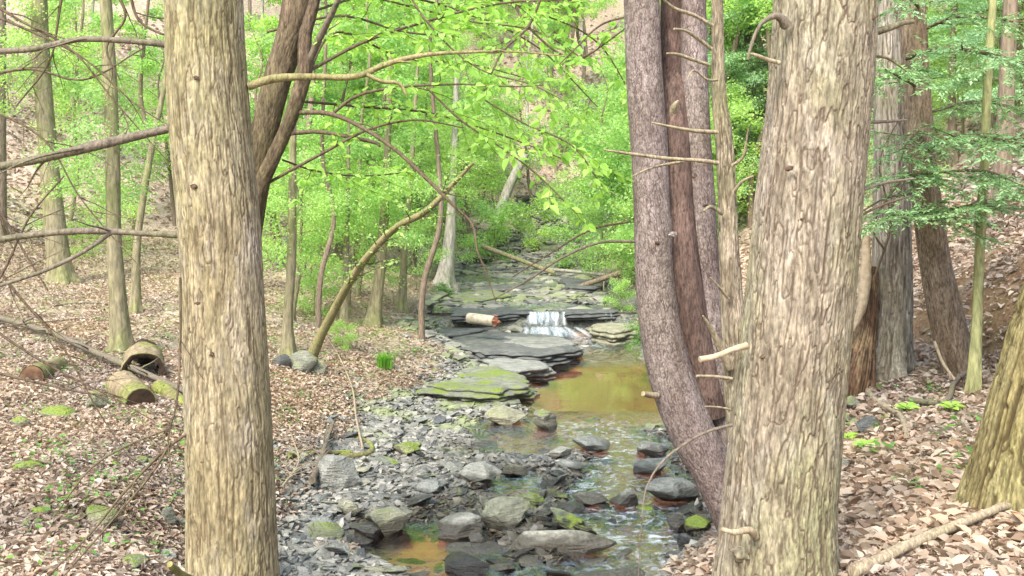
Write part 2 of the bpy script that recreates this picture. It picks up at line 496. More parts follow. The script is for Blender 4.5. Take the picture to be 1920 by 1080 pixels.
def thing(name, label, cat, loc, group=None):
    o = bpy.data.objects.new(name, None); COL.objects.link(o)
    o.location = tuple(float(v) for v in loc); o.empty_display_size = 0.2
    return tag(o, label, cat, group)


class MB:
    def __init__(self):
        self.v, self.f3, self.f4, self.n, self.ck = [], [], [], 0, []

    def add(self, v, f, ck=None):
        v = np.asarray(v); f = np.asarray(f)
        (self.f3 if f.shape[1] == 3 else self.f4).append(f + self.n)
        self.v.append(v); self.n += len(v)
        self.ck.append(np.zeros(len(v)) if ck is None else ck)

    def mesh(self, name, mat, origin=(0, 0, 0), smooth=True, crack=False):
        v = np.concatenate(self.v) - np.asarray(origin)
        fs = []
        if self.f3: fs.append(np.concatenate(self.f3))
        if self.f4: fs.append(np.concatenate(self.f4))
        return mesh_from(name, v, fs, mat, smooth, {"crack": np.concatenate(self.ck)} if crack else None)

    def part(self, name, mat, root, smooth=True, crack=False):
        if not self.n: return None
        return link(name, self.mesh(name, mat, tuple(root.location), smooth, crack), (0, 0, 0), root)


def spline(pts, n):
    """Catmull-Rom through rows of pts (any columns), n samples"""
    p = np.asarray(pts, dtype=float)
    if len(p) == 2:
        t = np.linspace(0, 1, n)[:, None]; return p[0] * (1 - t) + p[1] * t
    h = np.maximum(np.linalg.norm(np.diff(p[:, :3], axis=0), axis=1), 1e-9); s = np.concatenate([[0], np.cumsum(h)])
    dl = np.diff(p, axis=0) / h[:, None]
    m = np.empty_like(p); m[0] = dl[0]; m[-1] = dl[-1]
    m[1:-1] = (dl[:-1] * h[1:, None] + dl[1:] * h[:-1, None]) / (h[1:] + h[:-1])[:, None]
    u = np.linspace(0, s[-1], n); k = np.clip(np.searchsorted(s, u, side='right') - 1, 0, len(p) - 2)
    hk = h[k][:, None]; t = ((u - s[k]) / h[k])[:, None]
    return ((2 * t ** 3 - 3 * t ** 2 + 1) * p[k] + (t ** 3 - 2 * t ** 2 + t) * hk * m[k]
            + (-2 * t ** 3 + 3 * t ** 2) * p[k + 1] + (t ** 3 - t ** 2) * hk * m[k + 1])


def frames(c):
    T = np.gradient(c, axis=0); T /= np.linalg.norm(T, axis=1)[:, None] + 1e-12
    N = np.zeros_like(T)
    r = np.array([0, 0, 1.0]) if abs(T[0, 2]) < 0.8 else np.array([1.0, 0, 0])
    n = r - T[0] * r.dot(T[0]); n /= np.linalg.norm(n); N[0] = n
    for i in range(1, len(c)):
        n = n - T[i] * n.dot(T[i]); n /= np.linalg.norm(n) + 1e-12; N[i] = n
    return T, N, np.cross(T, N)


def tube(mb, pts, rad, seg=6, n=None, wob=0.0, seed=0, closed=True):
    pts = np.asarray(pts, float); rad = np.asarray(rad, float)
    if n is None: n = max(3, len(pts) * 4)
    s = spline(np.column_stack([pts, rad]), n)
    c, r = s[:, :3], np.maximum(s[:, 3], 0.0006)
    T, N, B = frames(c)
    a = np.linspace(0, 2 * np.pi, seg, endpoint=False)
    rr = r[:, None] * np.ones(seg)
    if wob:
        k = np.arange(n)[:, None] * 1.0
        rr = rr * (1 + wob * (_h(np.floor(k), np.arange(seg)[None, :] * 1.0, seed) - 0.5))
    v = c[:, None, :] + rr[..., None] * (np.cos(a)[None, :, None] * N[:, None, :] + np.sin(a)[None, :, None] * B[:, None, :])
    i = np.arange(n - 1)[:, None] * seg; j = np.arange(seg)[None, :]; j2 = (j + 1) % seg
    f = np.stack([i + j, i + j2, i + seg + j2, i + seg + j], -1).reshape(-1, 4)
    v = v.reshape(-1, 3)
    mb.add(v, f)
    if closed:
        for idx, base in ((0, 0), (n - 1, (n - 1) * seg)):
            vv = np.vstack([v[base:base + seg], c[idx]])
            tri = np.array([[(k + 1) % seg, k, seg] if idx == 0 else [k, (k + 1) % seg, seg] for k in range(seg)])
            mb.add(vv, tri)
    return c


BARKS = {   # furrow spacing (m), furrow length (m), depth (m), half line width (m), side warp
    'ridge': (0.021, 0.19, 0.0045, 0.0034, 0.34),
    'plate': (0.025, 0.20, 0.0062, 0.0042, 0.34),
    'fine': (0.018, 0.06, 0.0030, 0.0028, 0.40),
    'deep': (0.034, 0.55, 0.015, 0.0100, 0.35),
    'string': (0.028, 0.45, 0.010, 0.0070, 0.30),
    'smooth': (0.05, 0.09, 0.0012, 0.0015, 0.5),
}


def fbmp(u, v, per, s):
    return (vn2(u, v, s, per) * 0.62 + vn2(u * 2, v * 2.1 + 7.3, s + 1, per * 2) * 0.38)


def bark_trunk(mb, pts, rad, bark, seed, nu=160, dv=0.012, base_z=None, flare=0.0, lobes=5, bulge=None, ridges=0.0):
    s = np.column_stack([pts, rad])
    L = np.linalg.norm(np.diff(np.asarray(pts, float), axis=0), axis=1).sum()
    n = int(L / dv)
    s = spline(s, n); c, r = s[:, :3], s[:, 3]
    T, N, B = frames(c)
    vlen = np.concatenate([[0], np.cumsum(np.linalg.norm(np.diff(c, axis=0), axis=1))])
    a = np.linspace(0, 2 * np.pi, nu, endpoint=False)
    A, Vv = np.meshgrid(a, vlen)
    cw, ch, dep, wd, warp = BARKS[bark]
    rm = float(np.mean(r)); ncell = max(6, int(2 * np.pi * rm / cw))
    U = A / (2 * np.pi) * ncell
    un = A / (2 * np.pi)
    wl = (vn2(un * 6, Vv * 3.2, seed + 1, 6) - 0.5) * 2.2 * warp + (vn2(un * ncell, Vv / ch * 3.0, seed + 2, ncell) - 0.5) * warp * 0.9 + (vn2(un * ncell * 3, Vv / ch * 9, seed + 4, ncell * 3) - 0.5) * warp * 0.35
    W = Vv / ch + (vn2(un * 9, Vv * 2.0, seed + 3, 9) - 0.5) * 1.0 + (_h(np.floor(U * 0.5) % max(1, ncell // 2), np.zeros_like(U), seed + 8)) * 0.0
    du, dvv = 2 * np.pi * rm / nu, L / n

    def line(f, w):
        """furrows of even width along the mid level of a stretched noise"""
        gu = (np.roll(f, -1, 1) - np.roll(f, 1, 1)) / (2 * du); gv = np.gradient(f, axis=0) / dvv
        return 1 - sstep(w * 0.35, w, np.abs(f - 0.5) / (np.hypot(gu, gv) + 1e-6))
    g = [sstep(0.25, 0.5, vn2(un * ncell, W * 1.3 + 3 * i, seed + 50 + i, ncell)) for i in range(4)]
    ck = 0
    for i, (fu, fv, amp, ws) in enumerate(((1, 1, 1.0, 1.0), (1, 1.15, 0.9, 0.85), (2, 2.1, 0.62, 0.7), (2, 1.6, 0.55, 0.65), (4, 5.0, 0.32, 0.6))):
        f = fbmp(U * fu + wl * fu, W * fv + 5 * i, ncell * fu, seed + 20 * i)
        ck = np.maximum(ck, line(f, wd * ws) * amp * (0.12 + 0.88 * g[i % 4]))
    ck = np.clip(ck, 0, 1)
    ck = 0.78 * ck + 0.11 * np.roll(ck, 1, 1) + 0.11 * np.roll(ck, -1, 1)
    cid = fbmp(U * 2 + wl * 2, W * 3, ncell * 2, seed + 90)
    rough = vn2(A / (2 * np.pi) * ncell * 4, Vv / cw * 1.3, seed + 11, ncell * 4)
    disp = -dep * ck + dep * 0.45 * (cid - 0.5) + dep * 0.4 * (rough - 0.5)
    low = (vn2(A / (2 * np.pi) * 4, Vv * 1.6, seed + 13, 4) - 0.5) * 0.10 * r[:, None]
    if ridges:
        disp = disp + ridges * np.abs(np.sin(A * ncell * 0.25 + wl * 2))
    rr = r[:, None] + disp + low
    if base_z is not None:
        h = np.maximum(c[:, 2] - base_z, 0)[:, None]
        lob = 0.5 + 0.5 * np.cos(A * lobes + seed + (vn2(A / (2 * np.pi) * 4, Vv * 0 + 1, seed, 4) - .5) * 3)
        rr = rr + flare * r[:, None] * np.exp(-h / 0.16) * (0.35 + 1.1 * lob ** 1.5) + flare * 0.25 * r[:, None] * np.exp(-h / 0.5)
    if bulge:
        for (bz, ba, amp, sz) in bulge:
            da = np.angle(np.exp(1j * (A - ba)))
            rr = rr + amp * np.exp(-((c[:, 2][:, None] - bz) / sz) ** 2 - (da * r[:, None] / sz) ** 2)
    v = c[:, None, :] + rr[..., None] * (np.cos(A)[..., None] * N[:, None, :] + np.sin(A)[..., None] * B[:, None, :])
    i = np.arange(n - 1)[:, None] * nu; j = np.arange(nu)[None, :]; j2 = (j + 1) % nu
    f = np.stack([i + j, i + j2, i + nu + j2, i + nu + j], -1).reshape(-1, 4)
    mb.add(v.reshape(-1, 3), f, ck.ravel())
    # top cap
    top = v[-1]; mb.add(np.vstack([top, c[-1]]), np.array([[k, (k + 1) % nu, nu] for k in range(nu)]))
    return c, r


def unit(a):
    return a / (np.linalg.norm(a, axis=-1, keepdims=True) + 1e-12)


def leaf6(pos, axis, nrm, L, W, fold=0.25, rng=R):
    """folded ovate leaves, 6 verts and 2 quads each"""
    axis = unit(axis); side = unit(np.cross(axis, nrm)); nrm = np.cross(side, axis)
    L = np.asarray(L)[:, None]; W = np.asarray(W)[:, None]
    dr = -nrm * L * rng.uniform(0.02, 0.22, (len(pos), 1))
    b = pos; tip = pos + axis * L + dr
    up = nrm * W * fold
    l1 = pos + axis * L * 0.30 + side * W * 0.46 + up; l2 = pos + axis * L * 0.68 + side * W * 0.36 + up + dr * .5
    r1 = pos + axis * L * 0.30 - side * W * 0.46 + up; r2 = pos + axis * L * 0.68 - side * W * 0.36 + up + dr * .5
    v = np.stack([b, l1, l2, tip, r2, r1], 1).reshape(-1, 3)
    k = np.arange(len(pos))[:, None] * 6
    f = np.concatenate([k + np.array([[0, 1, 2, 3]]), k + np.array([[0, 3, 4, 5]])])
    return v, f


def leaf4(pos, axis, nrm, L, W):
    axis = unit(axis); side = unit(np.cross(axis, nrm))
    L = np.asarray(L)[:, None]; W = np.asarray(W)[:, None]
    v = np.stack([pos, pos + axis * L * 0.42 + side * W * 0.5, pos + axis * L, pos + axis * L * 0.42 - side * W * 0.5], 1).reshape(-1, 3)
    f = np.arange(len(pos))[:, None] * 4 + np.array([[0, 1, 2, 3]])
    return v, f


# ------------------------------------------------------------------ terrain
ST = {
    -6: [(-60, 14), (-12, 0), (-6, -1.55), (-2.2, -1.8), (-1.2, -2.8), (-0.2, -2.85), (0.4, -1.75), (3, -1.3), (8, 1), (60, 26)],
    3.0: [(-60, 14), (-14, -0.9), (-6, -1.65), (-1.5, -1.8), (-0.75, -2.8), (0.4, -2.85), (0.75, -1.75), (1.1, -1.5), (2.2, -1.35), (4, -0.7), (8, 1), (60, 26)],
    4.1: [(-60, 14), (-14, -0.9), (-6, -1.68), (-1.6, -1.8), (-0.9, -2.8), (0.55, -2.85), (0.9, -1.8), (1.15, -1.50), (2.2, -1.32), (3.2, -0.95), (8, 1), (60, 26)],
    5.2: [(-60, 14), (-14, -0.9), (-6, -1.68), (-1.9, -1.8), (-1.3, -2.7), (0.8, -2.85), (1.1, -2.3), (1.4, -1.85), (1.9, -1.52), (2.8, -1.4), (3.6, -1.0), (8, 1), (60, 26)],
    6.5: [(-60, 14), (-14, -0.9), (-6, -1.68), (-2.6, -1.8), (-1.7, -2.6), (1.0, -2.85), (1.25, -2.4), (1.5, -1.98), (2.2, -1.62), (3.3, -1.45), (4.5, -0.9), (8, 0.9), (60, 26)],
    8.5: [(-60, 14), (-14, -0.8), (-7, -1.65), (-3.1, -1.85), (-2.3, -2.3), (-1.8, -2.68), (1.6, -2.85), (1.85, -2.6), (2.3, -2.0), (3.2, -1.66), (4.1, -1.45), (5, -0.6), (8, 0.9), (60, 26)],
    10.5: [(-60, 14), (-14, -0.6), (-7, -1.65), (-3.3, -1.9), (-2.3, -2.4), (-1.9, -2.62), (1.7, -2.85), (2.0, -2.6), (2.6, -2.0), (3.5, -1.65), (4.3, -1.4), (5.2, -0.5), (8, 1.2), (60, 27)],
    12.5: [(-60, 15), (-16, -0.2), (-8, -1.6), (-3.4, -1.9), (-2.3, -2.4), (-1.9, -2.56), (1.9, -2.85), (2.1, -2.6), (2.8, -2.0), (4.4, -1.3), (7, 0.3), (12, 3.4), (60, 28)],
    14.3: [(-60, 17), (-16, 0.2), (-9, -1.5), (-4, -1.92), (-2.7, -2.2), (-2.0, -2.46), (-1.2, -2.60), (2.1, -2.85), (2.4, -2.6), (2.9, -2.0), (4.5, -1.2), (7, 0.3), (12, 3.6), (60, 28)],
    15: [(-60, 18), (-16, 0.3), (-9, -1.5), (-4, -1.92), (-2.6, -2.12), (-1.7, -2.34), (-0.9, -2.45), (-0.45, -2.66), (2.1, -2.85), (2.4, -2.6), (2.9, -2.0), (4.5, -1.2), (7, 0.3), (12, 3.6), (60, 28)],
    17.5: [(-60, 22), (-18, 1.2), (-11, -1.3), (-5, -1.75), (-2.8, -2.0), (-1.5, -2.22), (-0.8, -2.5), (-0.5, -2.64), (2.3, -2.8), (2.5, -2.5), (3.0, -2.0), (5, -1), (8, 0.8), (14, 5), (60, 29)],
    20.6: [(-60, 26), (-20, 4), (-11, -1.3), (-6, -1.5), (-2.6, -1.85), (-1.8, -2.2), (-1.2, -2.6), (2.3, -2.65), (2.6, -2.3), (3.2, -1.9), (5, -1), (8, 0.8), (14, 5), (60, 30)],
    21.5: [(-60, 27), (-20, 4.6), (-11, -1.1), (-6, -1.4), (-2.6, -1.7), (-1.8, -1.95), (-1.2, -2.14), (2.3, -2.16), (2.8, -1.95), (3.4, -1.7), (5, -0.9), (8, 0.9), (14, 5.2), (60, 30)],
    25: [(-60, 29), (-22, 6), (-12, 0), (-7, -1.0), (-3, -1.5), (-1.6, -1.85), (-1.1, -1.98), (2.3, -1.98), (3.0, -1.6), (5.5, -0.5), (9, 2), (15, 6.5), (60, 31)],
    30: [(-60, 32), (-24, 7.5), (-14, 2.0), (-8, 0.0), (-4, -1.0), (-1.9, -1.6), (-1.2, -1.80), (2.4, -1.80), (3.5, -1.1), (8, 2), (16, 8), (60, 32)],
    38: [(-60, 34), (-30, 13), (-17, 6.2), (-10, 3), (-3, 0.8), (0.5, -0.6), (1.5, -0.8), (4, -0.8), (5.5, 0.2), (12, 5), (60, 33)],
    46: [(-60, 36), (-30, 17), (-15, 9.8), (-5, 5), (0, 2.2), (2, 0.9), (4, 0.9), (7, 3), (15, 9), (60, 35)],
    60: [(-60, 42), (-30, 26), (-15, 18), (0, 12), (3, 10), (8, 12), (20, 18), (60, 40)],
    90: [(-60, 50), (0, 34), (4, 33), (60, 50)],
    150: [(-60, 60), (0, 52), (60, 60)],
}
SY = np.array(sorted(ST)); SXg = np.concatenate([np.linspace(-90, -8, 80), np.linspace(-7.9, 8, 240), np.linspace(8.2, 90, 80)])
SZ = np.array([np.interp(SXg, [q[0] for q in ST[y]], [q[1] for q in ST[y]]) for y in sorted(ST)])
k5 = np.array([1, 3, 4, 3, 1.0]); k5 /= k5.sum()
SZ = np.array([np.convolve(np.pad(z, 2, mode='edge'), k5, 'valid') for z in SZ])


def base_h(x, y):
    x = np.clip(x, -89.9, 89.9); y = np.clip(y, SY[0], SY[-1])
    fi = np.interp(x, SXg, np.arange(len(SXg))); i = np.clip(fi.astype(int), 0, len(SXg) - 2); fx = fi - i
    fj = np.interp(y, SY, np.arange(len(SY))); j = np.clip(fj.astype(int), 0, len(SY) - 2); fy = fj - j
    fy = fy * 0.5 + 0.5 * fy * fy * (3 - 2 * fy)
    a = SZ[j, i] * (1 - fx) + SZ[j, i + 1] * fx
    b = SZ[j + 1, i] * (1 - fx) + SZ[j + 1, i + 1] * fx
    return a * (1 - fy) + b * fy


def wlev(y):
    return np.interp(y, [-6, 6, 8.5, 11.5, 13.0, 17.0, 18.2, 20.7, 21.2, 30, 38, 46], [-2.86, -2.84, -2.81, -2.75, -2.70, -2.69, -2.62, -2.52, -2.10, -1.80, -0.8, 0.9])


def deep_mask(x, y):
    """where the stream bed dips below the water"""
    def blob(cx, cyy, rx, ry, p=2):
        return np.exp(-(np.abs((x - cx) / rx) ** p + np.abs((y - cyy) / ry) ** p))
    jig = (fbm(x * 2.3, y * 2.3, 91) - 0.5) * 0.9
    xx = x + jig * 0.5
    m = 1.15 * np.exp(-(np.abs((xx - 1.35) / 1.15) ** 4 + np.abs((y - 15.5) / 2.5) ** 6))
    m = np.maximum(m, 1.0 * np.exp(-(np.abs((xx - 0.65) / 1.0) ** 4 + np.abs((y - 12.5) / 1.0) ** 4)))
    m = np.maximum(m, 1.0 * np.exp(-(np.abs((xx - 1.35) / 0.5) ** 4 + np.abs((y - 10.9) / 1.5) ** 4)))
    m = np.maximum(m, 1.0 * np.exp(-(np.abs((xx - 1.05) / 0.55) ** 4 + np.abs((y - 9.0) / 1.3) ** 4)))
    m = np.maximum(m, 1.0 * np.exp(-(np.abs((xx - 0.25) / 1.15) ** 4 + np.abs((y - 6.9) / 1.15) ** 6)))
    m = np.maximum(m, 1.1 * np.exp(-(np.abs((xx + 0.78) / 0.55) ** 4 + np.abs((y - 8.45) / 0.62) ** 4)))
    m = np.maximum(m, 0.7 * np.exp(-(np.abs((xx - 0.0) / 0.3) ** 4 + np.abs((y - 10.3) / 0.5) ** 4)))
    m = np.maximum(m, 1.0 * np.exp(-(np.abs((xx - 0.0) / 0.9) ** 4 + np.abs((y + 1) / 7) ** 8)))
    m = np.maximum(m, 0.9 * np.exp(-(np.abs((xx - 1.3) / 0.9) ** 4 + np.abs((y - 19.3) / 1.5) ** 6)))
    return m


def leaf_edge(x, y):
    """1 on the left bank, where fallen leaves lie over the stones"""
    e = np.interp(y, [6, 8, 11, 13, 14.2, 15, 17.5, 18.6, 21, 24], [-1.9, -2.0, -2.1, -1.95, -1.8, -1.15, -1.1, -1.75, -2.1, -1.9])
    return sstep(0.15, -0.15, x - e + (fbm(x * 2.2, y * 2.2, 44) - 0.5) * 0.9) * (y < 26)


def height(x, y):
    x = np.asarray(x, float); y = np.asarray(y, float)
    z = base_h(x, y)
    w = wlev(y)
    inb = 1 - sstep(0.12, 0.40, z - w)           # inside the stream bed
    inb = inb * (y < 34)
    dm = deep_mask(x, y)
    bed = w + 0.035 - 0.26 * np.clip(dm, 0, 1) + (fbm(x * 1.7, y * 1.7, 5) - 0.5) * 0.13 + (fbm(x * 6, y * 6, 8) - 0.5) * 0.05
    cas = fbm(x * 0.9, y * 1.3, 6, 3) * 7; cas = (np.floor(cas) + sstep(0.6, 1.0, cas - np.floor(cas))) / 7 - 0.5
    bed = np.where(y > 21.1, w - 0.015 + cas * 0.26 + (fbm(x * 5, y * 5, 9, 2) - .5) * .03, bed)
    # the bar rises gently towards the left bank
    bed = bed + 0.10 * sstep(-0.8, -2.2, x) * (y < 20)
    z = z * (1 - inb) + np.where(z - w < 0.12, bed, np.maximum(bed, z)) * inb
    far = sstep(12, 30, np.hypot(x, y))
    amp = 0.05 + 0.45 * far
    z = z + (fbm(x * 0.55, y * 0.55, 21) - 0.5) * amp * (1 - inb) * 1.6 + (fbm(x * 3.1, y * 3.1, 22) - 0.5) * 0.09 * (1 - inb)
    return z


def ground(x, y):
    return float(height(np.array([x]), np.array([y]))[0])


def warp_axis(lo, hi, c, n, dense, pw=2.4):
    t = np.linspace(-1, 1, n)
    u = dense * t + np.sign(t) * np.abs(t) ** pw * (1)
    u = (u - u.min()) / (u.max() - u.min())
    return u


gx_l = -np.array([0.0]); xs = []
x = 0.0
while x < 88:
    xs.append(x); x += 0.035 + 0.0 * x + max(0, x - 3.2) * 0.03
xs = np.array(xs); gx = np.concatenate([-xs[:0:-1], xs])
ys = []; y = -6.0
while y < 148:
    ys.append(y); y += (0.05 if y > 3 else 0.2) + max(0, y - 8) * 0.006 + max(0, y - 25) * 0.02
gy = np.array(ys)
GX, GY = np.meshgrid(gx, gy)
GZ = height(GX.ravel(), GY.ravel())
fxs, fys = GX.ravel(), GY.ravel()
rel = GZ - wlev(fys)
nz = fbm(fxs * 1.5, fys * 1.5, 40)
leafm = sstep(0.20, 0.42, rel + (nz - 0.5) * 0.5)
leafm = np.where(fys > 36, np.maximum(leafm, sstep(1.3, 2.2, np.abs(fxs - np.interp(fys, [36, 46, 60], [2.6, 3.2, 3.6])) + (nz - .5) * 2) * sstep(36, 38, fys)), leafm)
leafm = np.where(fys > 52, 1.0, leafm)
leafm = np.maximum(leafm, leaf_edge(fxs, fys) * 0.95)
wetm = 1 - sstep(-0.05, 0.02, rel)
wetm = np.where(fys > 20.8, wetm * 0.0, wetm)
mossm = np.clip(0.35 * (fys < 26) * leafm * (fxs < -1) * 1.6 + (0.7 * (fys < 16) + 0.12) * (1 - leafm) * (fys > 12) * (fxs < 0.2) + 0.12, 0, 1)
mossm = mossm * (1 - wetm)
# bare earth on the steep right bank behind the leaning trees
soilm = sstep(3.9, 4.4, fxs) * (1 - sstep(5.4, 6.4, fxs)) * sstep(6.5, 7.5, fys) * (1 - sstep(11, 13, fys)) * sstep(0.40, 0.55, nz)
nx, ny = len(gx), len(gy)
i = np.arange(ny - 1)[:, None] * nx; j = np.arange(nx - 1)[None, :]
gf = np.stack([i + j, i + j + 1, i + nx + j + 1, i + nx + j], -1).reshape(-1, 4)
gme = mesh_from("ground", np.column_stack([fxs, fys, GZ]), [gf], M['ground'], True, {"leaf": leafm, "wet": wetm, "moss": mossm, "soil": soilm})
tag(link("ground", gme), kind="structure")

# ------------------------------------------------------------------ water
wx = np.arange(-2.9, 3.3, 0.06); wy = np.concatenate([np.arange(-5.5, 20.75, 0.07), np.arange(21.22, 33, 0.1)])
WX, WY = np.meshgrid(wx, wy)
wxf, wyf = WX.ravel(), WY.ravel()
dm = deep_mask(wxf, wyf)
calm = np.clip(sstep(13.0, 13.8, wyf) * (1 - sstep(17.0, 18.0, wyf)) + np.exp(-(((wxf + .8) / .7) ** 2 + ((wyf - 8.4) / .8) ** 2)), 0, 1)
riff = (1 - calm) * 1.0
wz = wlev(wyf) + (fbm(wxf * 5, wyf * 4, 61, 3) - 0.5) * 0.05 * riff
foam = riff * np.clip(0.15 + np.where(wyf < 13, 0.75 * np.exp(-((wxf - 1.0 - 0.25 * np.sin(wyf * 1.7)) / 0.55) ** 2), 0) + np.exp(-((wxf - 0.85) / 0.7) ** 2 - ((wyf - 20.0) / 0.9) ** 2) * 2.2 + np.where(wyf > 21, 0.75 * np.exp(-((wxf - 0.7) / 1.2) ** 2), 0), 0, 1.0)
nwx, nwy = len(wx), len(wy)
i = np.arange(nwy - 1)[:, None] * nwx; j = np.arange(nwx - 1)[None, :]
wf = np.stack([i + j, i + j + 1, i + nwx + j + 1, i + nwx + j], -1)
brk = np.abs(np.diff(wy)) < 0.3
wf = wf[brk].reshape(-1, 4)
tag(link("water", mesh_from("water", np.column_stack([wxf, wyf, wz]), [wf], M['water'], True, {"riffle": riff, "foam": foam})), kind="structure")

# waterfall: a curved sheet over the ledge and a broken apron below it
mb = MB()
rf = np.random.default_rng(9)
def strand(a_, b_, c_, w0, w1, al):
    """one thread of falling water: soft-edged ribbon through three points"""
    c3 = spline(np.array([a_, b_, c_]), 10); t_ = np.linspace(0, 1, 10)
    w_ = (w0 + (w1 - w0) * t_)[:, None]
    q_ = np.linspace(-1, 1, 5)[None, :]
    v_ = c3[:, None, :] + np.stack([q_ * w_, -0.25 * (1 - q_ ** 2) * w_, 0 * q_ * w_], -1)
    e_ = (1 - np.abs(q_) ** 1.5) * (np.minimum(1, t_ * 6 + .3) * (1 - 0.75 * t_ ** 2.5))[:, None] * al
    k_ = np.arange(9)[:, None] * 5; j_ = np.arange(4)[None, :]
    mb.add(v_.reshape(-1, 3), np.stack([k_ + j_, k_ + j_ + 1, k_ + 6 + j_, k_ + 5 + j_], -1).reshape(-1, 4), (e_ + 0 * q_).ravel())
for i_ in range(64):
    x_ = 0.24 + 0.94 * rf.beta(2.2, 2.6); y_ = 21.13 - rf.uniform(0, .06)
    strand((x_, y_ + .05, -2.07), (x_ + rf.normal() * .01, y_ - .08, -2.17), (x_ + rf.normal() * .05, y_ - rf.uniform(.10, .17), -2.28 - rf.uniform(0, .22)), rf.uniform(.015, .045), rf.uniform(.04, .08), rf.uniform(.12, .85) ** 1.3)
for i_ in range(60):
    x_ = 0.22 + 1.1 * rf.beta(2.0, 2.3); y_ = 21.02 - rf.uniform(0, .15); dx_ = (x_ - .55) * rf.uniform(.2, .7)
    strand((x_, y_, -2.36), (x_ + dx_ * .4, y_ - .22, -2.42), (x_ + dx_, y_ - rf.uniform(.35, .6), -2.53), rf.uniform(.03, .07), rf.uniform(.05, .12), rf.uniform(.15, .6))
for x_ in (1.74, 1.80, 1.97, 1.55, 2.08):
    strand((x_, 21.05, -2.08), (x_, 21.0, -2.3), (x_, 20.98, -2.5), .01, .012, .35)
wme = mesh_from("waterfall", np.concatenate(mb.v), [np.concatenate(mb.f4)], M['fall'], True, {"edge": np.concatenate(mb.ck)})
wfall = link("waterfall", wme)
tag(wfall, kind="structure")


# ------------------------------------------------------------------ stones
def ico(sub):
    import bmesh
    bm = bmesh.new(); bmesh.ops.create_icosphere(bm, subdivisions=sub, radius=1.0)
    v = np.array([q.co[:] for q in bm.verts]); f = np.array([[q.index for q in p.verts] for p in bm.faces])
    bm.free(); return v, f


IC1, IC3, IC4 = ico(1), ico(3), ico(4)


def rock_shape(rng, base, flat=0.4, cuts=11, noise=0.05, elong=1.35):
    v, f = base
    v = v.copy()
    v[:, 0] *= elong; 
    for _ in range(cuts):
        n = unit(rng.normal(size=3) * np.array([1, 1, 0.8])); d = rng.uniform(0.55, 0.85) * (np.abs(n * np.array([elong, 1, 1])).max() ** 0.5)
        s = v @ n - d
        v = v - np.where(s > 0, s, 0)[:, None] * n * 0.96
    v[:, 2] *= flat
    if noise:
        o = rng.uniform(0, 50, 3)
        q = np.column_stack([vn3(v * 2.3 + o + k * 9, k) for k in range(3)]) - 0.5
        q2 = np.column_stack([vn3(v * 7 + o + k * 9, k) for k in range(3)]) - 0.5
        v = v + q * noise * 2.4 + q2 * noise * 0.8 * np.array([1, 1, flat])
        # bedding planes: horizontal layers pushed in and out
        lay = np.floor(v[:, 2] * 9 / max(flat, .15) + o[0])
        v[:, :2] *= (1 + (_h(lay, lay * 0 + 3) - 0.5) * noise * 1.2)[:, None]
    return v, f


def stone_object(name, me, loc, size, rot, label, cat, group=None):
    o = link(name, me, loc); o.scale = size; o.rotation_euler = rot
    return tag(o, label, cat, group)


